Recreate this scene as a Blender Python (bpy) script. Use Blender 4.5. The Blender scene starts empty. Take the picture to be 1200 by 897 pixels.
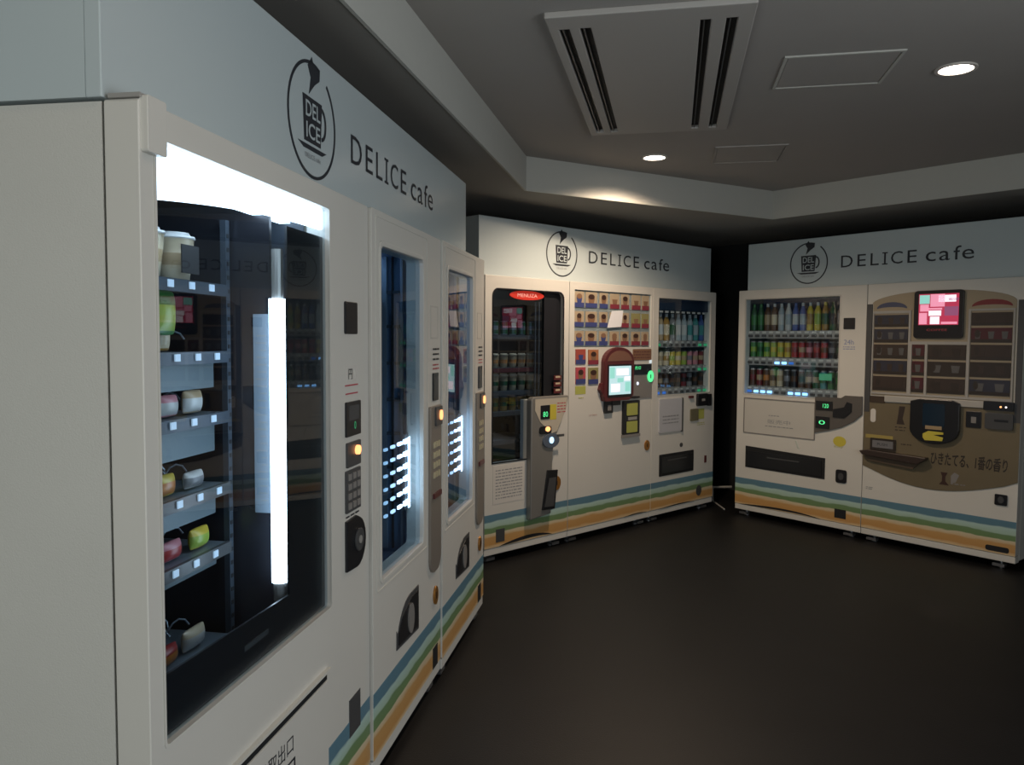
import bpy, math, random
from mathutils import Vector, Matrix
from mathutils.geometry import tessellate_polygon

SC = bpy.context.scene
COL = SC.collection
PI = math.pi
random.seed(7)

# ------------------------------------------------------------------ camera
CAM_H = 1.4324
cd = bpy.data.cameras.new('camera'); cam = bpy.data.objects.new('camera', cd); COL.objects.link(cam)
cd.sensor_fit = 'HORIZONTAL'; cd.sensor_width = 36.0; cd.lens = 36.0 * 927.3 / 1200.0
cd.clip_start = 0.02; cd.clip_end = 100
pitch, roll = 0.0553, 0.0059
Fw = Vector((0, math.cos(pitch), -math.sin(pitch))); Up = Vector((0, math.sin(pitch), math.cos(pitch))); Rt = Vector((1, 0, 0))
R2 = Rt * math.cos(roll) + Up * math.sin(roll); U2 = -Rt * math.sin(roll) + Up * math.cos(roll)
mw = Matrix((( R2.x, U2.x, -Fw.x, 0), (R2.y, U2.y, -Fw.y, 0), (R2.z, U2.z, -Fw.z, CAM_H), (0, 0, 0, 1)))
cam.matrix_world = mw
SC.camera = cam

# ------------------------------------------------------------------ world, exposure, area lights
w = bpy.data.worlds.new('world'); SC.world = w; w.use_nodes = True
w.node_tree.nodes['Background'].inputs[0].default_value = (0.62, 0.72, 0.80, 1)
w.node_tree.nodes['Background'].inputs[1].default_value = 0.26
SC.view_settings.view_transform = 'Standard'; SC.view_settings.look = 'None'
SC.view_settings.exposure = 0.0; SC.view_settings.gamma = 1.0; SC.view_settings.use_curve_mapping = False

def area(name, loc, target, sx, sy, watts, col):
    l = bpy.data.lights.new(name, 'AREA'); l.shape = 'RECTANGLE'; l.size = sx; l.size_y = sy
    l.energy = watts; l.color = col
    o = bpy.data.objects.new(name, l); COL.objects.link(o); o.location = loc
    o.rotation_euler = (Vector(target) - Vector(loc)).to_track_quat('-Z', 'Y').to_euler()
    return o
area('left_row_fill', (2.3, 0.3, 1.45), (-0.5, 1.9, 1.2), 1.6, 1.6, 42, (0.92, 0.97, 1.0))  # unseen fill light added at the right to brighten the left row
area('cabinet_side_fill', (-1.4, -1.7, 1.25), (-1.0, 1.3, 1.3), 1.0, 1.0, 33, (0.95, 0.97, 0.92))  # unseen fill light added behind the camera for the nearest cabinet side

# ------------------------------------------------------------------ materials
MC = {}
def mat(name, col, rough=0.5, metal=0.0, emit=None, es=0.0, noise=0.0, nscale=20.0, bump=0.0, bscale=200.0, spec=0.5):
    if name in MC: return MC[name]
    m = bpy.data.materials.new(name); m.use_nodes = True; nt = m.node_tree; b = nt.nodes['Principled BSDF']
    b.inputs['Base Color'].default_value = (*col, 1); b.inputs['Roughness'].default_value = rough
    b.inputs['Metallic'].default_value = metal; b.inputs['Specular IOR Level'].default_value = spec
    if emit: b.inputs['Emission Color'].default_value = (*emit, 1); b.inputs['Emission Strength'].default_value = es
    tc = nt.nodes.new('ShaderNodeTexCoord')
    if noise > 0:
        n = nt.nodes.new('ShaderNodeTexNoise'); n.inputs['Scale'].default_value = nscale; n.inputs['Detail'].default_value = 5
        nt.links.new(tc.outputs['Object'], n.inputs['Vector'])
        mx = nt.nodes.new('ShaderNodeMix'); mx.data_type = 'RGBA'
        mx.inputs[6].default_value = (*[c * (1 - noise) for c in col], 1); mx.inputs[7].default_value = (*[min(1, c * (1 + noise)) for c in col], 1)
        nt.links.new(n.outputs['Fac'], mx.inputs[0]); nt.links.new(mx.outputs[2], b.inputs['Base Color'])
    if bump > 0:
        n = nt.nodes.new('ShaderNodeTexNoise'); n.inputs['Scale'].default_value = bscale; n.inputs['Detail'].default_value = 4
        nt.links.new(tc.outputs['Object'], n.inputs['Vector'])
        bp = nt.nodes.new('ShaderNodeBump'); bp.inputs['Strength'].default_value = bump; bp.inputs['Distance'].default_value = 0.002
        nt.links.new(n.outputs['Fac'], bp.inputs['Height']); nt.links.new(bp.outputs['Normal'], b.inputs['Normal'])
    MC[name] = m; return m

def glass_mat(name, tint=(0.9, 0.95, 1.0), ior=1.5, boost=0.0):
    m = bpy.data.materials.new(name); m.use_nodes = True; nt = m.node_tree; nt.nodes.clear()
    out = nt.nodes.new('ShaderNodeOutputMaterial'); t = nt.nodes.new('ShaderNodeBsdfTransparent'); g = nt.nodes.new('ShaderNodeBsdfGlossy')
    t.inputs[0].default_value = (*tint, 1); g.inputs['Roughness'].default_value = 0.015
    fr = nt.nodes.new('ShaderNodeFresnel'); fr.inputs['IOR'].default_value = ior
    ad = nt.nodes.new('ShaderNodeMath'); ad.operation = 'ADD'; ad.use_clamp = True; ad.inputs[1].default_value = boost
    mx = nt.nodes.new('ShaderNodeMixShader')
    ge = nt.nodes.new('ShaderNodeNewGeometry'); fb = nt.nodes.new('ShaderNodeMath'); fb.operation = 'SUBTRACT'; fb.inputs[0].default_value = 1
    mu = nt.nodes.new('ShaderNodeMath'); mu.operation = 'MULTIPLY'       # the rear face of the pane adds no second mirror
    nt.links.new(ge.outputs['Backfacing'], fb.inputs[1]); nt.links.new(ad.outputs[0], mu.inputs[0]); nt.links.new(fb.outputs[0], mu.inputs[1])
    nt.links.new(fr.outputs[0], ad.inputs[0]); nt.links.new(mu.outputs[0], mx.inputs[0]); nt.links.new(t.outputs[0], mx.inputs[1])
    nt.links.new(g.outputs[0], mx.inputs[2]); nt.links.new(mx.outputs[0], out.inputs[0])
    return m

def stripe_mat(name='beach_stripe_print'):
    """wavy bands of blue, pale aqua, green, cream, orange and sand, by height"""
    m = bpy.data.materials.new(name); m.use_nodes = True; nt = m.node_tree; b = nt.nodes['Principled BSDF']
    b.inputs['Roughness'].default_value = 0.4
    g = nt.nodes.new('ShaderNodeNewGeometry'); sp = nt.nodes.new('ShaderNodeSeparateXYZ'); nt.links.new(g.outputs['Position'], sp.inputs[0])
    n = nt.nodes.new('ShaderNodeTexNoise'); n.inputs['Scale'].default_value = 6.0; n.inputs['Detail'].default_value = 2
    mp = nt.nodes.new('ShaderNodeMapping'); mp.inputs['Scale'].default_value = (1, 1, 5)
    nt.links.new(g.outputs['Position'], mp.inputs[0]); nt.links.new(mp.outputs[0], n.inputs['Vector'])
    a = nt.nodes.new('ShaderNodeMath'); a.operation = 'MULTIPLY_ADD'; a.inputs[1].default_value = 0.03; a.inputs[2].default_value = -0.015
    nt.links.new(n.outputs['Fac'], a.inputs[0])
    s = nt.nodes.new('ShaderNodeMath'); s.operation = 'ADD'; nt.links.new(sp.outputs['Z'], s.inputs[0]); nt.links.new(a.outputs[0], s.inputs[1])
    mr = nt.nodes.new('ShaderNodeMapRange'); mr.inputs[1].default_value = 0.08; mr.inputs[2].default_value = 0.32
    nt.links.new(s.outputs[0], mr.inputs[0])
    cr = nt.nodes.new('ShaderNodeValToRGB'); cr.color_ramp.interpolation = 'LINEAR'
    e = cr.color_ramp.elements
    bands = [(0.0, (.62, .50, .33)), (0.10, (.62, .44, .24)), (0.16, (.50, .27, .09)), (0.34, (.52, .30, .11)), (0.38, (.60, .45, .26)),
             (0.45, (.60, .52, .36)), (0.47, (.15, .24, .10)), (0.60, (.15, .25, .12)), (0.63, (.36, .50, .40)), (0.76, (.40, .56, .52)),
             (0.79, (.10, .20, .26)), (1.0, (.10, .21, .28))]
    e[0].position = bands[0][0]; e[0].color = (*bands[0][1], 1); e[1].position = 1.0; e[1].color = (*bands[-1][1], 1)
    for p_, c_ in bands[1:-1]:
        k = e.new(p_); k.color = (*c_, 1)
    nt.links.new(mr.outputs[0], cr.inputs[0]); nt.links.new(cr.outputs[0], b.inputs['Base Color'])
    return m

WHITE = mat('white_enamel', (0.61, 0.60, 0.555), 0.38, noise=0.03, nscale=3, bump=0.05, bscale=500)
WHITE2 = mat('white_enamel_inset', (0.52, 0.51, 0.47), 0.42, noise=0.03, nscale=6)
SIDE = mat('cabinet_side_enamel', (0.56, 0.56, 0.52), 0.5, noise=0.04, nscale=5, bump=0.25, bscale=350)
HEAD = mat('header_board_laminate', (0.48, 0.55, 0.565), 0.24, noise=0.02, nscale=2)
BLACK = mat('black_plastic', (0.012, 0.013, 0.016), 0.3)
MATTE = mat('matte_black', (0.008, 0.009, 0.011), 0.7)
INT = mat('dark_interior_steel', (0.05, 0.065, 0.085), 0.45, metal=0.3, noise=0.3, nscale=30)
INTBLUE = mat('blue_interior_steel', (0.10, 0.17, 0.27), 0.4, metal=0.2, noise=0.3, nscale=14)
STEEL = mat('brushed_steel', (0.45, 0.47, 0.50), 0.28, metal=0.9, noise=0.1, nscale=60)
SHELF = mat('shelf_steel', (0.28, 0.34, 0.40), 0.35, metal=0.6)
SILVER = mat('silver_plastic', (0.40, 0.39, 0.37), 0.35, metal=0.3)
GREYP = mat('grey_plastic', (0.22, 0.21, 0.20), 0.4)
DARKG = mat('dark_grey_plastic', (0.06, 0.062, 0.065), 0.4)
INK = mat('charcoal_ink', (0.022, 0.026, 0.034), 0.5)
INKF = mat('faint_ink', (0.25, 0.26, 0.27), 0.6)
BLUEINK = mat('blue_ink', (0.22, 0.27, 0.45), 0.6)
REDINK = mat('red_ink', (0.42, 0.06, 0.08), 0.6)
PAPER = mat('white_paper', (0.60, 0.58, 0.54), 0.7, noise=0.03)
BRONZE = mat('orange_brass_lock', (0.42, 0.20, 0.05), 0.35, metal=0.6)
YEL = mat('yellow_sticker', (0.55, 0.47, 0.06), 0.5)
YELG = mat('yellow_green_sticker', (0.40, 0.42, 0.10), 0.5)
CHAMP = mat('champagne_bronze_panel', (0.20, 0.165, 0.105), 0.38, metal=0.35, noise=0.08, nscale=8)
CHAMPL = mat('pale_champagne_panel', (0.33, 0.28, 0.20), 0.4, metal=0.25)
MAROON = mat('maroon_plastic', (0.10, 0.022, 0.025), 0.3)
SEAM = mat('door_gasket', (0.10, 0.10, 0.085), 0.7)
GLASS = glass_mat('window_glass', (0.86, 0.92, 0.96), 1.52)
GLASSR = glass_mat('reflective_window_glass', (0.75, 0.85, 0.95), 1.7, 0.05)
GLASSM = glass_mat('bluish_window_glass', (0.8, 0.9, 0.97), 1.6, 0.03)
STRIPE = stripe_mat()
def em(name, c, s): return mat(name, tuple(x * 0.5 for x in c), 0.4, emit=c, es=s)
TUBE = em('led_tube_light', (0.72, 0.86, 1.0), 9.0)
BOXL = em('light_box_diffuser', (0.78, 0.89, 1.0), 4.5)
LEDW = em('white_led', (0.65, 0.82, 1.0), 6.0)
LEDD = em('dim_white_led', (0.40, 0.62, 0.85), 1.2)
LEDM = em('mid_white_led', (0.55, 0.75, 0.95), 2.0)
LEDB = em('blue_button_led', (0.25, 0.55, 1.0), 3.0)
LEDBD = em('blue_panel_glow', (0.04, 0.16, 0.55), 0.8)
LEDG = em('green_led', (0.10, 0.85, 0.30), 1.1)
LEDGD = em('dim_green_led', (0.05, 0.45, 0.18), 0.5)
LEDO = em('orange_led', (1.0, 0.38, 0.14), 2.2)
TAGL = em('price_tag_backlit', (0.55, 0.72, 0.9), 0.55)
SCRC = em('pale_cyan_screen', (0.50, 0.74, 0.78), 0.85)
SCRP = em('crimson_screen', (0.55, 0.04, 0.10), 0.7)
SCRK = em('pink_screen', (0.95, 0.35, 0.50), 0.8)
SCRW = em('white_screen', (0.95, 0.85, 0.92), 1.0)
SCRT = em('teal_screen', (0.30, 0.70, 0.62), 0.8)
SCRV = em('mauve_screen', (0.42, 0.12, 0.26), 0.5)

# ------------------------------------------------------------------ mesh helpers
class MB:
    def __init__(s): s.v = []; s.f = []; s.mi = []; s.mats = []
    def m(s, mt):
        if mt not in s.mats: s.mats.append(mt)
        return s.mats.index(mt)
    def box(s, x0, x1, y0, y1, z0, z1, mt):
        i = len(s.v); k = s.m(mt)
        s.v += [(x0, y0, z0), (x1, y0, z0), (x1, y1, z0), (x0, y1, z0), (x0, y0, z1), (x1, y0, z1), (x1, y1, z1), (x0, y1, z1)]
        for f in ((0, 3, 2, 1), (4, 5, 6, 7), (0, 1, 5, 4), (1, 2, 6, 5), (2, 3, 7, 6), (3, 0, 4, 7)):
            s.f.append(tuple(i + a for a in f)); s.mi.append(k)
        return s
    def plate(s, outer, y0, y1, mt, holes=(), plane='xz'):
        """extruded polygon with holes; plane xz (front at y0) or xy (y0,y1 are z)"""
        k = s.m(mt)
        loops = [list(outer)] + [list(h) for h in holes]
        def P(p, d): return (p[0], d, p[1]) if plane == 'xz' else (p[0], p[1], d)
        tris = tessellate_polygon([[Vector((p[0], p[1], 0)) for p in l] for l in loops])
        flat = [p for l in loops for p in l]; n = len(flat); i = len(s.v)
        s.v += [P(p, y0) for p in flat] + [P(p, y1) for p in flat]
        for t in tris:
            a, b, c = (flat[j] for j in t)
            cr = (b[0] - a[0]) * (c[1] - a[1]) - (b[1] - a[1]) * (c[0] - a[0])
            if abs(cr) < 1e-12: continue
            if cr < 0: t = (t[0], t[2], t[1])
            if plane == 'xy': t = (t[0], t[2], t[1])       # y0 is the lower face there
            s.f.append((i + t[0], i + t[1], i + t[2])); s.mi.append(k)
            s.f.append((i + n + t[0], i + n + t[2], i + n + t[1])); s.mi.append(k)
        o = i
        for li, l in enumerate(loops):
            m_ = len(l); A = sum(l[j][0] * l[(j + 1) % m_][1] - l[(j + 1) % m_][0] * l[j][1] for j in range(m_))
            ccw = (A > 0) == (li == 0)
            if plane == 'xy': ccw = not ccw
            for j in range(m_):
                a, b = o + j, o + (j + 1) % m_
                q = (a, a + n, b + n, b) if ccw else (a, b, b + n, a + n)
                s.f.append(q); s.mi.append(k)
            o += m_
        return s
    def lathe(s, prof, seg=12, cx=0, cy=0, cz=0):
        """prof: [(r,z,material of the band up to the next)]"""
        i = len(s.v); n = len(prof)
        for r, z, _ in prof:
            for k in range(seg):
                a = 2 * PI * k / seg; s.v.append((cx + r * math.cos(a), cy + r * math.sin(a), cz + z))
        for j in range(n - 1):
            mk = s.m(prof[j][2])
            for k in range(seg):
                a, b = i + j * seg + k, i + j * seg + (k + 1) % seg
                s.f.append((a, b, b + seg, a + seg)); s.mi.append(mk)
        s.f.append(tuple(i + k for k in reversed(range(seg)))); s.mi.append(s.m(prof[0][2]))
        s.f.append(tuple(i + (n - 1) * seg + k for k in range(seg))); s.mi.append(s.m(prof[-2][2]))
        return s
    def tube(s, pts, r, mt, seg=8):
        k = s.m(mt); i = len(s.v); n = len(pts)
        for j, p in enumerate(pts):
            p = Vector(p); a = Vector(pts[max(0, j - 1)]); b = Vector(pts[min(n - 1, j + 1)])
            d = (b - a).normalized(); u = d.cross(Vector((0, 0, 1)))
            if u.length < 1e-3: u = Vector((1, 0, 0))
            u.normalize(); v = d.cross(u)
            for q in range(seg):
                t = 2 * PI * q / seg; s.v.append(tuple(p + (u * math.cos(t) + v * math.sin(t)) * r))
        for j in range(n - 1):
            for q in range(seg):
                a, b = i + j * seg + q, i + j * seg + (q + 1) % seg
                s.f.append((a, b, b + seg, a + seg)); s.mi.append(k)
        s.f.append(tuple(i + q for q in reversed(range(seg)))); s.mi.append(k)
        s.f.append(tuple(i + (n - 1) * seg + q for q in range(seg))); s.mi.append(k)
        return s
    def build(s, name, parent=None, loc=(0, 0, 0), rotz=0, bevel=0, smooth=False, segs=2):
        me = bpy.data.meshes.new(name); me.from_pydata(s.v, [], s.f)
        for m_ in s.mats: me.materials.append(m_)
        me.polygons.foreach_set('material_index', s.mi)
        if smooth: me.polygons.foreach_set('use_smooth', [True] * len(s.f))
        me.update()
        o = bpy.data.objects.new(name, me); COL.objects.link(o); o.location = loc; o.rotation_euler = (0, 0, rotz)
        if parent: o.parent = parent
        if bevel:
            b = o.modifiers.new('bevel', 'BEVEL'); b.width = bevel; b.segments = segs; b.limit_method = 'ANGLE'; b.angle_limit = math.radians(40)
        return o

def rr(x0, x1, z0, z1, r=0.01, n=4, corners=(1, 1, 1, 1)):
    """rounded rectangle, ccw; corners: bottom-left, bottom-right, top-right, top-left"""
    out = []
    for (cx, cz, a0, c, px, pz) in ((x0 + r, z0 + r, PI, corners[0], x0, z0), (x1 - r, z0 + r, 1.5 * PI, corners[1], x1, z0),
                                    (x1 - r, z1 - r, 0, corners[2], x1, z1), (x0 + r, z1 - r, .5 * PI, corners[3], x0, z1)):
        if c: out += [(cx + r * math.cos(a0 + .5 * PI * k / n), cz + r * math.sin(a0 + .5 * PI * k / n)) for k in range(n + 1)]
        else: out.append((px, pz))
    return out
def rect(x0, x1, z0, z1): return [(x0, z0), (x1, z0), (x1, z1), (x0, z1)]
def ell(cx, cz, rx, rz=None, n=24):
    rz = rz or rx
    return [(cx + rx * math.cos(2 * PI * k / n), cz + rz * math.sin(2 * PI * k / n)) for k in range(n)]

def pl(name, outer, y0, y1, mt, parent, holes=(), bevel=0, label=None):
    o = MB().plate(outer, y0, y1, mt, holes).build(name, parent, bevel=bevel)
    if label: o['label'] = label
    return o
def bx(name, x0, x1, y0, y1, z0, z1, mt, parent, bevel=0, label=None):
    o = MB().box(x0, x1, y0, y1, z0, z1, mt).build(name, parent, bevel=bevel)
    if label: o['label'] = label
    return o

def text(name, body, x, z, y, mt, parent, size=None, width=None, height=None, align='LEFT', label=None, thick=0.0006, shear=0, offset=0.0):
    """real lettering, standing in the local xz plane; scaled to width / cap height"""
    cu = bpy.data.curves.new(name, 'FONT'); cu.body = body; cu.size = 1; cu.extrude = 0.0; cu.align_x = 'LEFT'; cu.shear = shear
    cu.resolution_u = 3; cu.offset = offset
    tmp = bpy.data.objects.new('tmp', cu); COL.objects.link(tmp)
    dg = bpy.context.evaluated_depsgraph_get()
    me = bpy.data.meshes.new_from_object(tmp.evaluated_get(dg))
    bpy.data.objects.remove(tmp)
    xs = [v.co.x for v in me.vertices] or [0, 1]; ys = [v.co.y for v in me.vertices] or [0, 1]
    x0, x1, y0, y1 = min(xs), max(xs), min(ys), max(ys)
    sx = width / (x1 - x0) if width else (size or 1); sz = height / (y1 - y0) if height else sx
    if width is None and height: sx = sz
    ox = x - (0.5 * (x1 - x0) * sx if align == 'CENTER' else 0)
    for v in me.vertices: v.co = (ox + (v.co.x - x0) * sx, y, z + (v.co.y - y0) * sz)
    me.materials.clear(); me.materials.append(mt); me.name = name
    for p in me.polygons: p.material_index = 0
    o = bpy.data.objects.new(name, me); COL.objects.link(o); o.parent = parent
    if label: o['label'] = label
    return o

def tag(o, label, cat, group=None, kind=None):
    o['label'] = label; o['category'] = cat
    if group: o['group'] = group
    if kind: o['kind'] = kind
    return o
def struct(o, label=None):
    o['kind'] = 'structure'
    if label: o['label'] = label; 
    return o
def thing(name, label, cat, loc, rz=0, group=None):
    o = bpy.data.objects.new(name, None); COL.objects.link(o); o.location = loc; o.rotation_euler = (0, 0, rz)
    o.empty_display_size = 0.1
    return tag(o, label, cat, group)

# ------------------------------------------------------------------ the three banks (line origin, direction)
LB = (-0.1621, 4.0661, 1.4032); MBK = (-0.1713, 4.9385, 0.7518); RB = (1.8403, 6.4561, -0.8929)
def on(b, s, off=0.0):
    X, Y, a = b
    return Vector((X + math.cos(a) * s - math.sin(a) * off, Y + math.sin(a) * s + math.cos(a) * off, 0))
def isect(b1, o1, b2, o2):
    p = on(b1, 0, o1); q = on(b2, 0, o2); d = Vector((math.cos(b1[2]), math.sin(b1[2]))); e = Vector((math.cos(b2[2]), math.sin(b2[2])))
    r = q.xy - p.xy; t = (r.x * e.y - r.y * e.x) / (d.x * e.y - d.y * e.x)
    return p.xy + d * t

# ------------------------------------------------------------------ room shell
ZS, ZC = 2.33, 2.532
FLOOR = mat('dark_vinyl_floor', (0.0075, 0.0075, 0.008), 0.5, noise=0.35, nscale=4, bump=0.35, bscale=160, spec=0.28)
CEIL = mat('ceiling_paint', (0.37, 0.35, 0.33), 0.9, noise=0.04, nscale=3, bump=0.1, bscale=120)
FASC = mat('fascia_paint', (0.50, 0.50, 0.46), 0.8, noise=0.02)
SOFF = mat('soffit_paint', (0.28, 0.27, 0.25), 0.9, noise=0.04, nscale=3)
WALL = mat('black_wall_paint', (0.016, 0.017, 0.018), 0.8, noise=0.1, nscale=6)
WALLG = mat('grey_wall_paint', (0.30, 0.30, 0.29), 0.85, noise=0.05, nscale=3)

WD = 0.86
cLM = isect(LB, WD, MBK, WD); cMR = isect(MBK, WD, RB, WD)
pL0 = on(LB, -8.0, WD).xy; pR1 = on(RB, 6.5, WD).xy
YB = -3.2
room = [pL0, cLM, cMR, pR1, Vector((pR1.x, YB)), Vector((pL0.x, YB))]
def wallseg(name, a, b, mt, z1=ZC):
    d = (b - a).normalized(); n = Vector((-d.y, d.x)) * 0.12
    o = MB().plate([tuple(a), tuple(b), tuple(b + n), tuple(a + n)], 0, z1, mt, plane='xy').build(name); struct(o); return o
wallseg('wall_left', pL0, cLM, WALL); wallseg('wall_back', cLM, cMR, WALL); wallseg('wall_right', cMR, pR1, WALL)
wallseg('wall_side', pR1, Vector((pR1.x, YB)), WALLG)
struct(MB().box(-2.6, pR1.x + .2, YB - .1, 9.0, -0.1, 0, FLOOR).build('floor'))
struct(MB().box(-2.6, pR1.x + .2, YB - .1, 9.0, ZC, ZC + 0.1, CEIL).build('ceiling'))
A1, A2 = 1.3758, -0.8628
P1 = Vector((0.0676, 4.8425)); P2 = Vector((1.9198, 5.9228))
P0 = P1 - Vector((math.cos(A1), math.sin(A1))) * 7.4; P3 = P2 + Vector((math.cos(A2), math.sin(A2))) * 6.0
coffer = [tuple(P0), tuple((P3.x, P0.y)), tuple(P3), tuple(P2), tuple(P1)]
outer = [(-2.55, YB), (pR1.x, YB), (pR1.x, 8.9), (-2.55, 8.9)]
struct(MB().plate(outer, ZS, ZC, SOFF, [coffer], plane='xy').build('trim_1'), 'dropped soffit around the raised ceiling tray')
def fascia(name, a, b):
    d = (b - a).normalized(); n = Vector((d.y, -d.x)) * 0.012     # towards the tray
    o = MB().plate([tuple(a), tuple(a + n), tuple(b + n), tuple(b)], ZS - 0.004, ZC, FASC, plane='xy').build(name)
    struct(o, 'pale upright edge of the ceiling tray')
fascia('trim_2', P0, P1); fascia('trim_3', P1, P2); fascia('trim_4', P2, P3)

# ceiling cassette, hatches, downlights
AXC = math.radians(78.5)
def ceil_frame(ox, oy):   # x = lateral, y = along the long axis
    return (ox, oy, ZC), AXC - PI / 2
ACP = mat('air_conditioner_panel', (0.42, 0.40, 0.375), 0.6)
loc, rz = ceil_frame(0.156, 2.83)
ac = thing('ceiling_air_conditioner', 'long pale ceiling air conditioner panel with two pairs of dark slots', 'air conditioner', loc, rz)
slots = [(0.0, 0.037), (0.073, 0.112), (0.482, 0.518), (0.568, 0.606)]
MB().plate(rect(-0.035, 0.66, -0.11, 1.455), -0.022, 0, ACP, [rect(a, b, 0.0, 1.40) for a, b in slots], plane='xy').build('panel', ac, bevel=0.004)
for a, b in slots:
    MB().box(a - .003, b + .003, -0.003, 1.403, -0.004, -0.0005, MATTE).build('air_slot', ac)
    MB().box(a + .012, a + .016, 0.0, 1.40, -0.018, -0.004, DARKG).build('louvre', ac)
for (cx, cy, w_, l_, lab, fm) in ((1.306, 3.284, 0.44, 0.40, 'square ceiling access hatch nearer the camera, beside the air conditioner', FASC),
                              (1.39, 4.747, 0.40, 0.43, 'fainter ceiling access hatch farther away, beside the small downlight', CEIL)):
    t = thing('ceiling_hatch', lab, 'hatch', (cx, cy, ZC), AXC - PI / 2)
    MB().plate(rect(-w_ / 2, w_ / 2, -l_ / 2, l_ / 2), -0.006, 0, fm, [rect(-w_ / 2 + .012, w_ / 2 - .012, -l_ / 2 + .012, l_ / 2 - .012)], plane='xy').build('hatch_frame', t)
    MB().box(-w_ / 2 + .015, w_ / 2 - .015, -l_ / 2 + .015, l_ / 2 - .015, -0.003, 0, CEIL).build('hatch_door', t)
LAMP = em('downlight_bulb', (1.0, 0.86, 0.74), 10.0)
RING = mat('downlight_trim', (0.6, 0.57, 0.52), 0.4)
def downlight(x, y, label, watts, rad=0.078, ang=160):
    t = thing('downlight', label, 'ceiling light', (x, y, ZC), 0, 'ceiling downlights')
    b = MB().plate(ell(0, 0, rad, n=28), -0.007, 0, RING, [ell(0, 0, rad - .014, n=28)], plane='xy').build('trim_ring', t)
    MB().plate(ell(0, 0, rad - .014, n=28), -0.004, -0.001, LAMP, plane='xy').build('diffuser', t)
    l = bpy.data.lights.new('lamp', 'SPOT'); l.energy = watts; l.color = (1.0, 0.76, 0.55); l.spot_size = math.radians(ang); l.spot_blend = 0.5
    l.shadow_soft_size = 0.05
    o = bpy.data.objects.new('lamp', l); COL.objects.link(o); o.parent = t; o.location = (0, 0, -0.02)
downlight(1.783, 3.256, 'large bright round downlight at upper right of the ceiling', 8)
downlight(0.851, 4.839, 'small round downlight in front of the middle row of machines', 112, ang=152)
downlight(2.72, 1.68, 'round downlight out of view over the right side', 8)
downlight(0.05, 0.9, 'round downlight out of view above the camera', 6)

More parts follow.
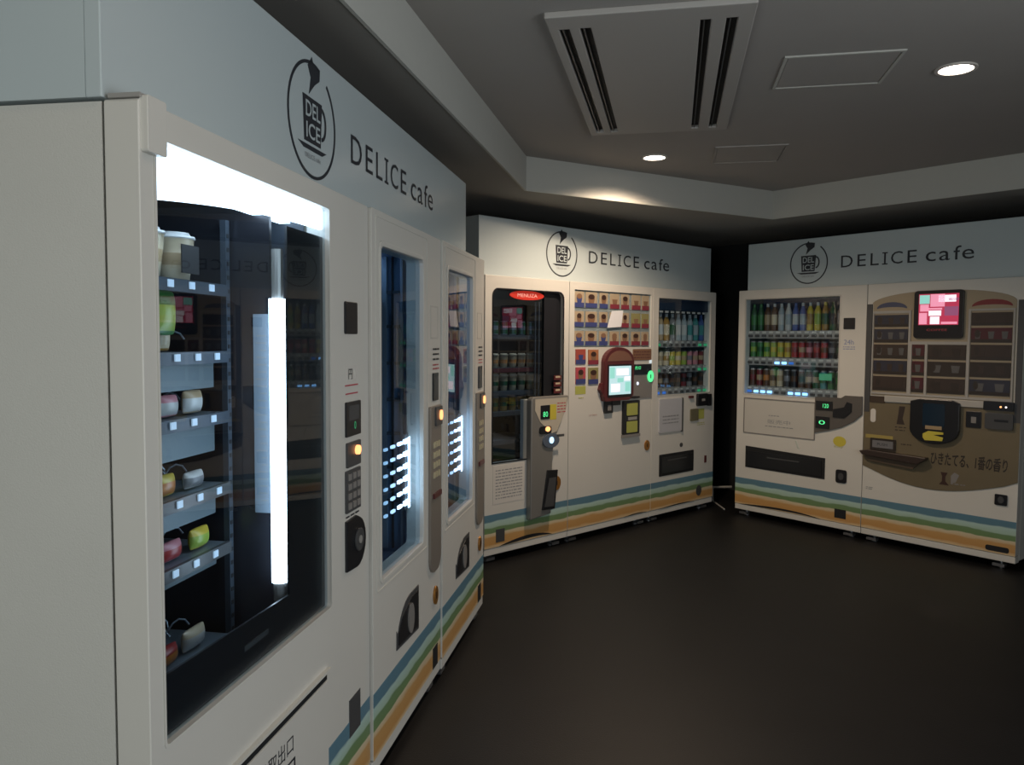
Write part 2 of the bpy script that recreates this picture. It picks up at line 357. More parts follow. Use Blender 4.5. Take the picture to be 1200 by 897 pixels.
# ------------------------------------------------------------------ header boards with logo and lettering
def header(b, s0, s1, label, lx, tx0, tx1, tz, off=0.0615):
    p = on(b, 0, off); t = thing('header_board', label, 'sign', (p.x, p.y, 1.8315), b[2])
    Z = -1.8315
    MB().box(s0, s1, 0.0, 0.03, 0, 2.2046 + Z, HEAD).build('front_panel', t, bevel=0.002)
    MB().box(s0, s0 + .03, 0.03, 0.62, 0, 2.2046 + Z, HEAD).build('side_panel', t)
    MB().box(s1 - .03, s1, 0.03, 0.62, 0, 2.2046 + Z, HEAD).build('side_panel', t)
    y = -0.0015; cz = 2.018 + Z; r = 0.156
    em_ = thing_part('emblem', t)
    ring = MB()
    # ring open at the top right where the pouring spout sits
    a0, a1 = math.radians(72), math.radians(72 + 340)
    n = 56; o_ = [(lx + (r) * math.cos(a0 + (a1 - a0) * k / n), cz + r * math.sin(a0 + (a1 - a0) * k / n)) for k in range(n + 1)]
    i_ = [(lx + (r - .009) * math.cos(a0 + (a1 - a0) * k / n), cz + (r - .009) * math.sin(a0 + (a1 - a0) * k / n)) for k in range(n + 1)]
    ring.plate(o_ + i_[::-1], y, 0.0, INK)
    ring.build('ring', em_)
    sp = [(lx - .005, cz + .168), (lx + .008, cz + .146), (lx + .048, cz + .150), (lx + .045, cz + .118), (lx + .012, cz + .098), (lx - .024, cz + .066), (lx - .012, cz + .112), (lx - .03, cz + .140)]
    MB().plate(sp, y, 0, INK).build('spout', em_)
    # cup: tapering body, handle, saucer
    body = [(lx - .064, cz + .058), (lx - .056, cz - .062), (lx + .050, cz - .062), (lx + .060, cz + .058)]
    MB().plate(body, y, 0, INK).build('cup', em_)
    hx, hz = lx + .058, cz + .004
    ho = [(hx + .032 * math.cos(t_), hz + .046 * math.sin(t_)) for t_ in [(-PI / 2 + PI * k / 10) for k in range(11)]]
    hi = [(hx + .022 * math.cos(t_), hz + .035 * math.sin(t_)) for t_ in [(-PI / 2 + PI * k / 10) for k in range(11)]]
    MB().plate(ho + hi[::-1], y, 0, INK).build('cup_handle', em_)
    MB().plate([(lx - .095, cz - .070), (lx - .06, cz - .082), (lx + .06, cz - .082), (lx + .090, cz - .070)], y, 0, INK).build('saucer', em_)
    text('lettering', 'DEL', lx - .048, cz + .004, y - .0008, HEAD, em_, width=.094, height=.042, offset=0.01)
    text('lettering', 'ICE', lx - .046, cz - .052, y - .0008, HEAD, em_, width=.090, height=.042, offset=0.01)
    text('lettering', 'DELICE cafe', lx - .052, cz - .105, y, INKF, em_, width=.10, height=.013)
    W = tx1 - tx0
    def word(wd, x, ww, hh, keys):      # one object per letter, spaced as in the word
        ad, tot = keys
        for ch, (a, b) in zip(wd, ad):
            hgt = {'f': hh * 1.06, 'c': hh * .74, 'a': hh * .74, 'e': hh * .74}.get(ch, hh)
            if ch == 'I':      # upright with small serifs
                ca = x + (a + b) / 2 / tot * ww; q = .006; e_ = .019
                pl('letter', [(ca - e_, tz + Z), (ca + e_, tz + Z), (ca + e_, tz + Z + .008), (ca + q, tz + Z + .008), (ca + q, tz + Z + hh - .008), (ca + e_, tz + Z + hh - .008),
                              (ca + e_, tz + Z + hh), (ca - e_, tz + Z + hh), (ca - e_, tz + Z + hh - .008), (ca - q, tz + Z + hh - .008), (ca - q, tz + Z + .008), (ca - e_, tz + Z + .008)], y, 0, INK, t)
                continue
            text('letter', ch, x + a / tot * ww, tz + Z, y, INK, t, width=(b - a) / tot * ww, height=hgt)
    word('DELICE', tx0, W * .600, .086, (((0, .95), (1.33, 2.0), (2.36, 3.0), (3.30, 3.62), (3.92, 4.78), (5.13, 5.8)), 5.8))
    word('cafe', tx0 + W * .665, W * .335, .086, (((0, .62), (.82, 1.47), (1.68, 2.13), (2.18, 2.88)), 2.88))
    return t
def thing_part(name, parent):
    o = bpy.data.objects.new(name, None); COL.objects.link(o); o.parent = parent; return o
header(LB, -2.775, -0.078, 'white header board above the left row of snack machines', -1.925, -1.645, -0.705, 1.968)
header(MBK, 0.0014, 2.5915, 'white header board above the middle row of machines, lit warm', 0.757, 1.035, 1.997, 1.975)
header(RB, 0.0377, 3.05, 'dim white header board above the right pair of machines', 0.572, 0.832, 1.736, 1.968)

# ------------------------------------------------------------------ machine carcass
def machine(name, label, b, s, w_, win_outline, win_box, cav, off=0.0, kick=True, intm=INT, glass=GLASS, stripe=True, door_holes=(), depth=0.72, feet=True, edge=0.005, group='vending machines', pane_turn=0.0):
    """win_outline: hole in the door; cav: (x0,x1,z0,z1,depth) cavity behind"""
    p = on(b, s, off); t = thing(name, label, 'vending machine', (p.x, p.y, 0), b[2], group)
    H = 1.83; z0 = .05; g = 0.0015
    # door face with window opening
    MB().plate(rr(g, w_ - g, z0 + .045, H, .006, 2), 0, .064, WHITE, [win_outline] + list(door_holes)).build('door', t, bevel=edge)
    MB().box(g, w_ - g, 0.002, .064, z0, z0 + .042, WHITE).build('bottom_rail', t, bevel=.003)
    x0, x1, c0, c1, cdp = cav
    # carcass: sides, back, top, floor, with room for the cavity
    cb = MB()
    cb.box(g, x0 - .004, .068, depth, z0 + .01, H - .004, SIDE); cb.box(x1 + .004, w_ - g, .068, depth, z0 + .01, H - .004, SIDE)
    cb.box(x0 - .004, x1 + .004, .068, depth, c1 + .004, H - .004, SIDE); cb.box(x0 - .004, x1 + .004, .068, depth, z0 + .01, c0 - .004, SIDE)
    cb.box(x0 - .004, x1 + .004, cdp + .004, depth, c0 - .004, c1 + .004, SIDE)
    cb.build('cabinet', t)
    MB().box(.01, w_ - .01, .062, .070, z0 + .02, H - .012, SEAM).plate
    pl('gasket', rect(.008, w_ - .008, z0 + .02, H - .012), .0635, .0685, SEAM, t, [rect(x0, x1, c0, c1)])
    li = MB(); e = .003
    li.box(x0, x0 + e, .069, cdp, c0, c1, intm); li.box(x1 - e, x1, .069, cdp, c0, c1, intm)
    li.box(x0, x1, .069, cdp, c1 - e, c1, intm); li.box(x0, x1, .069, cdp, c0, c0 + e, intm); li.box(x0, x1, cdp - e, cdp, c0, c1, intm)
    li.build('interior_liner', t)
    xs = [q[0] for q in win_outline]; zs = [q[1] for q in win_outline]
    gl = [((q[0] - sum(xs) / len(xs)) * 0.9995 + sum(xs) / len(xs), (q[1] - sum(zs) / len(zs)) * 0.9995 + sum(zs) / len(zs)) for q in win_outline]
    go = MB().plate([(q[0] - w_ / 2, q[1]) for q in gl], -.002, .002, glass).build('window_glass', t, loc=(w_ / 2, .034 if pane_turn else .014, 0))
    go.rotation_euler.z = pane_turn
    if stripe:
        pl('stripe_decal', rect(g + .001, w_ - g - .001, z0 + .047, .312), -.0012, .001, STRIPE, t, label='wavy printed bands of blue, green and orange')
    if feet:
        for fx in (.07, w_ - .10):
            for fy in (.05, depth - .08):
                fm = MB().lathe([(.022, 0, STEEL), (.022, .008, STEEL), (.009, .012, STEEL), (.009, z0 + .008, STEEL)], 12, fx, fy + .02, 0)
                fm.box(fx - .035, fx + .035, fy - .035, fy + .01, .012, .03, STEEL)
                fm.build('foot', t)
    return t

def lock(t, x, z, r=.028, m_=BRONZE, lab='orange brass lock'):
    MB().plate(ell(x, z, r, r * 1.25, 18), -.008, .001, m_).build('lock', t, bevel=.002)['label'] = lab
    pl('key_slot', rect(x - .004, x + .004, z - .014, z + .014), -.0095, -.008, BLACK, t)

def lines(t, name, x0, x1, z0, z1, n, mt, y=-.0018, seed=1, h=.35):
    """blocks of fine print too small to read: broken strokes, one part"""
    rnd = random.Random(seed); m_ = MB(); dz = (z1 - z0) / n
    for k in range(n):
        z = z0 + dz * (k + .3); x = x0
        while x < x1 - .006:
            l = min(rnd.uniform(.008, .035), x1 - x)
            m_.box(x, x + l, y - .0004, y, z, z + dz * h, mt); x += l + rnd.uniform(.004, .01)
    return m_.build(name, t)

# ------------------------------------------------------------------ products
def bottle(h, r, body, lab, cap):
    return MB().lathe([(r * .88, 0, body), (r, h * .04, body), (r, h * .22, lab), (r, h * .60, body), (r * .98, h * .68, body), (r * .45, h * .88, cap), (r * .47, h * .90, cap), (r * .45, h, cap)], 10)
def can(h, r, body, lab, top=None):
    top = top or STEEL
    return MB().lathe([(r * .85, 0, top), (r, h * .05, body), (r, h * .35, lab), (r, h * .65, body), (r, h * .92, top), (r * .82, h, top), (r * .80, h * .985, top)], 10)
def cup(h, r, body, lid, band):
    return MB().lathe([(r * .72, 0, body), (r * .82, h * .3, band), (r * .9, h * .55, body), (r * .96, h * .86, lid), (r * 1.04, h * .87, lid), (r * 1.02, h * .92, lid), (r * .8, h * .94, lid), (r * .74, h, lid)], 14)
def pack(w_, h, d, body, lab):
    """pillow bag with crimped ends"""
    m_ = MB(); kb = m_.m(body); kl = m_.m(lab)
    prof = [(0, .12), (.08, .5), (.3, 1), (.7, 1), (.92, .5), (1, .12)]
    idx = []
    for zf, df in prof:
        row = []
        for (xf, yf) in ((-.5, 0), (-.32, -.5 * df), (0, -.62 * df), (.32, -.5 * df), (.5, 0), (.32, .5 * df), (0, .55 * df), (-.32, .5 * df)):
            m_.v.append((xf * w_ * (1.0 if 0 < zf < 1 else .96), yf * d, zf * h)); row.append(len(m_.v) - 1)
        idx.append(row)
    for j in range(5):
        for k in range(8):
            a, b = idx[j][k], idx[j][(k + 1) % 8]; c, d_ = idx[j + 1][(k + 1) % 8], idx[j + 1][k]
            m_.f.append((a, b, c, d_)); m_.mi.append(kl if j in (1, 2) and k in (0, 1, 2, 3) else kb)
    m_.f.append(tuple(idx[0][::-1])); m_.mi.append(kb); m_.f.append(tuple(idx[-1])); m_.mi.append(kb)
    return m_
PC = {}
def pc(n, c, r=.35):
    return mat('print_' + n, c, r)
CL = dict(green=(.05, .20, .05), darkgreen=(.02, .09, .03), brown=(.10, .045, .02), white=(.55, .56, .55), clear=(.35, .42, .45), blue=(.05, .11, .33),
          yellow=(.58, .45, .05), amber=(.36, .20, .04), black=(.015, .015, .018), lime=(.30, .42, .06), red=(.38, .03, .03), darkred=(.18, .02, .025),
          tan=(.42, .31, .18), cream=(.62, .52, .36), orange=(.55, .20, .04), pink=(.55, .22, .26), teal=(.06, .28, .28), purple=(.12, .06, .20), grey=(.2, .2, .21))
for k, v in CL.items(): PC[k] = pc(k, tuple(c * .82 for c in v))
ORD = ['first', 'second', 'third', 'fourth', 'fifth', 'sixth', 'seventh', 'eighth', 'ninth', 'tenth', 'eleventh', 'twelfth', 'thirteenth']
def put(root, mb, name, x, y, z, label, cat, group, rz=0, smooth=False):
    """place a product (top level) at machine-local coordinates"""
    a = root.rotation_euler.z; L = root.location
    o = mb.build(name, None, (L.x + math.cos(a) * x - math.sin(a) * y, L.y + math.sin(a) * x + math.cos(a) * y, z), a + rz)
    if cat == 'snack':
        q = o.modifiers.new('round', 'SUBSURF'); q.levels = q.render_levels = 2
    if cat in ('snack', 'cup'): o.data.polygons.foreach_set('use_smooth', [True] * len(o.data.polygons))
    tag(o, label, cat, group)
    return o

# ================================================================== 1. LARGE SNACK MACHINE
m1 = machine('snack_vending_machine', 'largest and nearest white snack machine, wide window and glaring top light', LB, -2.7688, 1.103,
             rr(.045, .803, .698, 1.775, .008, 2), None, (.050, .800, .58, 1.79, .62), intm=mat('dark_slate_liner', (.035, .045, .06), .5, metal=.2), group=None)
# black bezel behind the glass: right band, bottom band
bez = pl('window_bezel', [(.047, .70), (.801, .70), (.801, 1.70), (.590, 1.70), (.585, .800), (.047, .815)], .0185, .024, BLACK, m1, label='glossy black border behind the glass')
pl('window_trim', rr(.040, .808, .693, 1.780, .010, 2), -.002, .001, WHITE, m1, [rr(.046, .802, .699, 1.774, .008, 2)])
pl('sliding_plate', rect(.36, .47, .745, .757), .0165, .0185, DARKG, m1)
# top light box with arched lower edge
arc = [(.05, 1.772), (.05, 1.672)] + [(.05 + .75 * k / 12, 1.672 + .048 * (1 - (1 - k / 12) ** 2)) for k in range(1, 13)] + [(.80, 1.772)]
pl('light_box', arc[::-1], .019, .030, BOXL, m1, label='glowing white light panel')
bx('light_box_lamp', .07, .78, .10, .13, 1.735, 1.765, TUBE, m1)
# vertical tube
m_ = MB().lathe([(.021, 0, TUBE), (.021, .70, TUBE)], 16, .602, .050, .826)
m_.build('led_tube', m1, smooth=False)['label'] = 'bright vertical light tube'
m_ = MB().lathe([(.017, 0, GREYP), (.017, .045, GREYP)], 12, .602, .050, .781); m_.lathe([(.014, 0, SILVER), (.014, .12, SILVER)], 12, .602, .050, 1.526)
m_.build('tube_socket', m1)
# partition wall right of shelves (depth from .07), with steel upright at its front edge
WX = .632
pt = bx('partition_wall', WX, WX + .012, .085, .60, .60, 1.74, mat('partition_dark', (.028, .030, .038), .25, metal=.3), m1)
m_ = MB(); m_.box(WX - .030, WX - .012, .185, .20, .66, 1.72, INT)
for k in range(30): m_.box(WX - .026, WX - .016, .1835, .185, .69 + k * .034, .70 + k * .034, MATTE)
m_.build('slotted_upright', m1)
NSH = glass_mat('clear_acrylic', (.72, .80, .85), 1.45)
nt_ = bx('pale_sheet', WX - .002, WX - .0005, .088, .130, .99, 1.49, mat('painted_reflection_pale', (.20, .25, .30), .6), m1, label='narrow pale strip imitating a reflection in the window')  # pale strip painted in for the right row's reflection in the glass
lm = MB()
rnd = random.Random(3)
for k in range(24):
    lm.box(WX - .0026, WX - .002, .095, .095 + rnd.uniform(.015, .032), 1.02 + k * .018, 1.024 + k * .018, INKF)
lm.build('fine_print', nt_)  # faint strokes drawn over the painted reflection strip
# shelves: tray, front rail with tags
rows = [1.562, 1.400, 1.252, 1.075, .925, .690]
fy = .19
for i, z in enumerate(rows):
    sh = bx('shelf', .075, WX - .034, fy, .58, z - .012, z - .004, SHELF, m1)
    bx('shelf_rail', .075, WX - .034, fy - .012, fy - .001, z - .030, z - .002, INT if i in (0, 1, 2) else DARKG, sh)
    for k in range(6):
        tx = .10 + k * .082 + (.02 if i % 2 else 0)
        tg = bx('price_tag', tx, tx + .020, fy - .016, fy - .013, z - .022, z - .006, TAGL, sh)
        # spiral coil behind each lane
        pts = [(tx + .012 + .020 * math.cos(q * .8), fy + .085 + q * .0075, z + .026 + .020 * math.sin(q * .8)) for q in range(30)]
        MB().tube(pts, .0022, SHELF, 4).build('spiral_coil', sh)
    if i in (1, 2, 3, 4):
        bx('shelf_back', .075, WX - .034, fy + .03, fy + .034, z - .032 - (.062, .060, .07, .05, .03)[i], z - .032, mat('pale_shelf_back', (.13, .17, .19), .5, metal=.3), sh)
G1 = 'snacks on the spiral shelves'
def lane(k, i): return .112 + k * .082 + (.02 if i % 2 else 0)
PKC = PC
put(m1, cup(.108, .044, PC['cream'], PC['white'], PC['tan']), 'cup_noodle', .350, fy + .045, rows[0], 'cream instant cup nearest the window edge on the top snack shelf', 'cup', G1)
put(m1, cup(.108, .046, PC['cream'], PC['white'], PC['tan']), 'cup_noodle', .462, fy + .045, rows[0], 'cream instant cup with a dark tag before it, right end of top shelf', 'cup', G1)
bx('black_card', .395, .462, fy - .018, fy - .015, rows[0] + .012, rows[0] + .075, MATTE, m1)
put(m1, cup(.108, .044, PC['cream'], PC['white'], PC['tan']), 'cup_noodle', .235, fy + .045, rows[0], 'cream instant cup hidden at the left of the top snack shelf', 'cup', G1)
put(m1, pack(.10, .10, .03, PC['green'], PC['lime']), 'snack_bag', .375, fy + .02, rows[1] + .035, 'bright green snack bag hanging on the second shelf', 'snack', G1)
put(m1, pack(.045, .06, .02, PC['amber'], PC['cream']), 'snack_bag', .415, fy + .045, rows[1], 'small cream and amber packet under the green bag', 'snack', G1)
put(m1, pack(.085, .05, .03, PC['pink'], PC['white']), 'snack_bag', .40, fy + .03, rows[2], 'flat pink and white packet on the third snack shelf', 'snack', G1)
put(m1, pack(.085, .055, .03, PC['tan'], PC['white']), 'snack_bag', .50, fy + .03, rows[2], 'tan packet at the right end of the third snack shelf', 'snack', G1)
put(m1, pack(.095, .05, .03, PC['yellow'], PC['orange']), 'snack_bag', .38, fy + .03, rows[3], 'yellow packet at the left of the fourth snack shelf', 'snack', G1)
put(m1, pack(.085, .04, .03, PC['white'], PC['grey']), 'snack_bag', .50, fy + .03, rows[3], 'silvery white packet at the right of the fourth snack shelf', 'snack', G1)
put(m1, pack(.095, .045, .03, PC['pink'], PC['red']), 'snack_bag', .40, fy + .03, rows[4], 'pink and red packet on the fifth snack shelf', 'snack', G1)
put(m1, pack(.085, .05, .03, PC['yellow'], PC['lime']), 'snack_bag', .52, fy + .03, rows[4], 'yellow packet at the right of the fifth snack shelf', 'snack', G1)
put(m1, pack(.11, .045, .035, PC['red'], PC['orange']), 'snack_bag', .37, fy + .03, rows[5], 'red packet on the lowest snack shelf', 'snack', G1)
put(m1, pack(.10, .05, .03, PC['cream'], PC['white']), 'snack_bag', .49, fy + .03, rows[5], 'cream white packet on the lowest snack shelf', 'snack', G1)
# control strip
pl('card_reader', rr(.905, .997, 1.443, 1.535, .005, 2), -.006, .001, BLACK, m1, bevel=.0015)
pl('icon_label', rect(.918, .995, 1.305, 1.352), -.0012, .001, PAPER, m1, [rect(.926, .987, 1.312, 1.345)])
text('lettering', '円', .935, 1.313, -.0015, INK, m1, height=.03)
pl('red_print', rect(.910, 1.01, 1.294, 1.298), -.0012, .001, REDINK, m1); pl('red_print', rect(.913, 1.008, 1.270, 1.274), -.0012, .001, REDINK, m1)
s_ = pl('price_display', rr(.907, 1.021, 1.149, 1.249, .004, 2), -.006, .001, BLACK, m1, bevel=.0015)
text('digits', '0', .965, 1.168, -.0066, LEDGD, s_, height=.022)
pl('display_window', rect(.925, 1.003, 1.195, 1.238), -.0064, -.006, DARKG, s_)
s_ = pl('coin_slot', rr(.912, 1.020, 1.060, 1.132, .004, 2), -.006, .001, DARKG, m1, bevel=.0015)
MB().plate(ell(.985, 1.105, .016, .014, 16), -.014, -.006, LEDO).build('coin_return_lamp', s_)['label'] = 'glowing orange lamp'
s_ = pl('keypad', rr(.904, 1.018, .930, 1.052, .004, 2), -.006, .001, DARKG, m1, bevel=.0015)
for a in range(3):
    for b_ in range(4): bx('key', .915 + a * .034, .938 + a * .034, -.009, -.006, .940 + b_ * .028, .958 + b_ * .028, GREYP, s_)
lines(m1, 'fine_print', .91, 1.02, .912, .925, 1, INK, seed=5)
Dp = [(.902, .762), (.98, .757)] + [(.98 + .075 * math.cos(t_), .832 + .075 * math.sin(t_)) for t_ in [(-PI / 2 + PI * k / 10) for k in range(1, 10)]] + [(.98, .912), (.902, .908)]
s_ = pl('lock_plate', Dp, -.008, .001, BLACK, m1, bevel=.002)
MB().plate(ell(.99, .838, .034, .034, 20), -.014, -.008, DARKG).build('handle_lock', s_, bevel=.002)
MB().plate(ell(.99, .838, .012, .012, 12), -.016, -.014, SILVER).build('key_cylinder', s_)
pl('rating_label', rect(.927, 1.016, .262, .375), -.0018, .001, DARKG, m1)
pl('delivery_slot', rect(.08, .765, .510, .538), -.0015, .001, MATTE, m1)
MB().plate(rect(.07, .773, .535, .542), -.012, .001, WHITE).build('slot_lip', m1)
d_ = pl('delivery_flap', rr(.08, .768, .20, .508, .004, 2), -.004, .001, WHITE, m1, bevel=.0015)
text('lettering', '商品取出口', .33, .425, -.0046, INK, d_, width=.22, height=.045)
text('lettering', '取出口', .30, .345, -.0046, INK, d_, width=.26, height=.07)
# hinge strip on the near corner
pl('hinge_cover', rr(.006, .060, 1.742, 1.836, .004, 2), -.014, .001, WHITE, m1, bevel=.003)
s_ = bx('top_cap', .0, .05, -.004, .055, 1.8305, 1.838, SILVER, m1)

# ================================================================== 2-3. TWO GLASS-FRONT MACHINES
def slim(label, s, w_, off, gl, sd):
    x0, x1 = .082, .560
    t = machine('glass_front_vending_machine', label, LB, s, w_, rr(x0, x1, .655, 1.722, .02, 3), None, (.06, .60, .60, 1.77, .55), off=off, intm=INTBLUE, glass=gl, edge=.009, group=None)
    pl('window_trim', rr(x0 - .016, x1 + .016, .640, 1.738, .026, 4), -.004, .001, WHITE, t, [rr(x0, x1, .655, 1.722, .02, 4)], bevel=.002)
    pl('window_frame', rr(.036, .622, .622, 1.812, .01, 2), -.0018, .001, WHITE, t, [rr(.040, .618, .626, 1.808, .01, 2)])
    # lamp inside the top of the window and mullions of the lift
    bx('top_lamp', .12, .50, .30, .32, 1.735, 1.745, em('cool_cavity_lamp', (.5, .72, 1.0), 10.0), t)
    for x in (.36, .44, .50, .535): bx('lift_rail', x, x + .008, .30 + x * .2, .31 + x * .2, .62, 1.70, SHELF, t)
    for z in (.78, 1.19, 1.33, 1.47, 1.60):
        bx('shelf', .065, .592, .20, .52, z, z + .01, SHELF, t)
    for y_, q, m__ in ((.085, .010, SHELF), (.125, .006, MATTE), (.150, .018, SHELF), (.195, .012, MATTE)):
        bx('wall_channel', .584, .597, y_, y_ + q, .62, 1.74, m__, t)
    for z in (.80, .93, 1.06, 1.19, 1.33, 1.47, 1.60): bx('shelf_bracket', .586, .597, .10, .24, z, z + .012, INT, t)
    # LED rack: six rows of lamps, strongest at the right-hand bar
    rk = bx('led_rack', .505, .545, .052, .062, .79, 1.075, DARKG, t, label='rack of six rows of white lamps')
    for r_ in range(6):
        z = .812 + r_ * .046
        bx('led_row_lamp', .470, .530, .040, .050, z, z + .016, LEDW, rk)
        for j, x in enumerate((.40, .325, .25, .175, .11)):
            q = .011 - j * .001
            bx('led_dot', x, x + .040 - j * .007, .042, .050, z + .008 - q / 2, z + .008 + q / 2, (LEDW, LEDM, LEDD, LEDD, LEDD)[j], rk)
    bx('led_bar', .500, .522, .037, .040, .80, 1.065, LEDW, rk, label='bright upright lamp bar')
    # control strip
    lines(t, 'fine_print', .70, .79, 1.34, 1.40, 3, INK, seed=sd); lines(t, 'red_print', .70, .79, 1.305, 1.335, 2, REDINK, seed=sd + 9)
    pl('poster_outline', rect(.67, .78, 1.43, 1.56), -.0012, .001, WHITE2, t, [rect(.676, .774, 1.436, 1.554)])
    s_ = pl('price_display', rr(.695, .770, 1.185, 1.295, .004, 2), -.006, .001, BLACK, t, bevel=.0015)
    pl('display_window', rect(.705, .760, 1.20, 1.275), -.0064, -.006, DARKG, s_)
    pn = pl('control_panel', rr(.640, .800, .50, 1.165, .06, 5, (1, 1, 0, 0)), -.010, .001, mat('taupe_panel', (.26, .23, .20), .4, metal=.3), t, bevel=.003)
    s_ = pl('coin_slot', rr(.70, .795, 1.085, 1.160, .006, 2), -.016, -.010, DARKG, pn)
    MB().plate(ell(.765, 1.125, .017, .02, 14), -.022, -.010, LEDO).build('coin_return_lamp', pn)['label'] = 'glowing orange lamp'
    for a in range(3):
        for b_ in range(4): bx('key', .675 + a * .036, .697 + a * .036, -.014, -.010, .88 + b_ * .04, .903 + b_ * .04, mat('key_cream', (.5, .45, .3), .4), pn)
    bx('note_slot', .67, .78, -.018, -.010, .80, .82, MAROON, pn)
    # collection port: quarter-round dark recess with a flap
    q = [(.234, .362), (.498, .345), (.498, .512), (.40, .512)] + [(.40 - .166 * math.sin(k * PI / 16), .346 + .166 * math.cos(k * PI / 16)) for k in range(1, 7)] + [(.234, .43)]
    pl('port_frame', q, -.003, .001, DARKG, t, bevel=.001)
    pl('port_flap', [(.25, .375), (.485, .36), (.485, .495), (.41, .495), (.30, .46), (.25, .42)], -.006, -.003, BLACK, t)
    MB().plate(ell(.385, .425, .035, .055, 16), -.010, -.006, GREYP).build('flap_handle', t)
    lock(t, .735, .395, .030)
    pl('vent_hole', rect(.70, .77, .10, .185), -.003, .001, MATTE, t)
    return t
m2 = slim('tall white snack machine between the large window machine and the end one, glowing lamp rack', -1.6639, .823, -.010, GLASSM, 2)
m3 = slim('white snack machine at the far end of the left row, mirror-like window', -.8406, .840, -.018, GLASSR, 3)

# ================================================================== 4. DARK-WINDOW MACHINE (middle bank, left)
hole = rr(.061, .718, 1.03, 1.752, .05, 5, (0, 0, 1, 1))
hole = [(.061, .635), (.37, .635), (.37, 1.03), (.718, 1.03)] + [(x, z) for x, z in rr(.061, .718, 1.03, 1.752, .05, 5, (0, 0, 1, 1)) if z > 1.2]
m4 = machine('drink_vending_machine', 'white machine with tall black rounded window and red oval sign', MBK, 0, .771, hole, None, (.03, .745, .60, 1.79, .5), intm=MATTE, glass=GLASSR, group=None, pane_turn=0.05)
pl('window_gasket', [(x * 1.0, z) for x, z in hole], -.003, .0, BLACK, m4, [[((x - .39) * .975 + .39 if x > .38 or True else x, (z - 1.19) * .985 + 1.19) for x, z in hole]])
o = pl('oval_sign', ell(.385, 1.716, .155, .030, 28), .017, .024, em('red_sign_glow', (.60, .035, .02), .55), m4, label='red oval sign with pale lettering')
text('lettering', 'MENUZA', .295, 1.704, .0164, em('pale_sign_letter', (.9, .5, .42), .6), o, width=.18, height=.024)
bx('bezel', .555, .716, .030, .036, 1.035, 1.745, BLACK, m4)
IL = em('dim_interior_lamp', (.75, .85, .8), 1.6)
for (x, hh) in ((.50, 1.68), (.535, 1.68)): bx('window_rail', x, x + .010, .06, .07, .66, hh, DARKG, m4)
for z in (1.46, 1.24, 1.085, .95, .76):
    sh = bx('shelf', .06, .62, .14, .46, z - .012, z - .002, SHELF, m4)
    bx('shelf_rail', .06, .62, .128, .139, z - .03, z - .002, MAROON if z == 1.24 else DARKG, sh)
bx('interior_lamp', .10, .58, .10, .11, 1.765, 1.772, IL, m4)
G4 = 'cups in the dark window machine'
for i, (z, nm, c1, c2, hh) in enumerate(((1.24, 'upper', 'tan', 'orange', .095), (1.085, 'middle', 'tan', 'darkgreen', .115), (.95, 'lower', 'amber', 'darkgreen', .105))):
    for k in range(6):
        put(m4, cup(hh, .031, PC[c1], PC['cream'] if i < 2 else PC['grey'], PC[c2]), 'drink_cup', .165 + k * .082, .185, z,
            '%s cup with %s band, %s from left on the %s shelf behind the black window' % (c1, c2, ORD[k], nm), 'cup', G4)
for k in range(6):
    put(m4, can(.09, .026, PC['darkgreen'], PC['grey']), 'drink_can', .165 + k * .082, .185, 1.46, 'dim dark green can, %s from left on the top shelf behind the black window' % ORD[k], 'can', G4)
for k in range(3):
    b_ = pl('selection_button', rr(.632, .704, 1.062 + k * .045, 1.095 + k * .045, .004, 2), .005, .011, MAROON, m4)
    pl('button_label', rect(.645, .69, 1.078 + k * .045, 1.090 + k * .045), .0042, .005, PC['cream'], b_)
pan = [(.366, .235), (.562, .255), (.572, .62), (.585, .74), (.615, .80), (.66, .88), (.70, .95), (.722, 1.03), (.722, 1.05), (.385, 1.05), (.368, 1.03)]
pn = pl('payment_panel', pan, -.045, .001, mat('warm_silver', (.30, .295, .28), .35, metal=.5), m4, bevel=.008, label='projecting silver payment panel')
pl('panel_face', [(.45, .88), (.56, .80), (.61, .81), (.65, .88), (.69, .95), (.710, 1.035), (.40, 1.035), (.40, .96)], -.0475, -.045, mat('cream_panel', (.48, .44, .36), .4), pn)
s_ = pl('price_display', rr(.450, .536, .90, .992, .004, 2), -.052, -.047, BLACK, m4, bevel=.001)
text('digits', '80', .47, .915, -.0526, LEDG, s_, width=.045, height=.035)
pl('yellow_label', rect(.540, .600, .892, .995), -.0485, -.047, YEL, m4)
lines(pn, 'red_print', .61, .69, .93, 1.01, 4, REDINK, y=-.0478, seed=2)
s_ = pl('coin_slot', rr(.440, .552, .800, .852, .02, 3), -.052, -.045, BLACK, m4)
MB().plate(ell(.515, .832, .022, .017, 14), -.056, -.052, LEDO).build('coin_return_lamp', s_)['label'] = 'glowing orange lamp'
s_ = MB().plate(ell(.548, .752, .078, .05, 24), -.056, -.045, mat('blue_grey_knob', (.16, .20, .27), .35, metal=.5)).build('coin_tray', m4, bevel=.003)
MB().plate(ell(.548, .755, .02, .022, 14), -.060, -.056, em('tray_glow', (.45, .70, 1.0), 1.8)).build('tray_lamp', s_)
bx('tray_lever', .60, .672, -.056, -.048, .772, .788, DARKG, s_)
pl('outlet_frame', [(.468, .290), (.588, .285), (.615, .548), (.515, .555)], -.055, -.045, BLACK, m4, bevel=.002)
pl('outlet_flap', [(.485, .31), (.575, .305), (.595, .50), (.53, .50)], -.058, -.055, DARKG, m4)
lock(m4, .655, .445, .040)
n_ = pl('pale_sheet', rect(.072, .352, .375, .622), -.0015, .001, PAPER, m4, label='printed paper notice')
lines(n_, 'fine_print', .095, .33, .40, .60, 10, INKF, y=-.0016, seed=8)
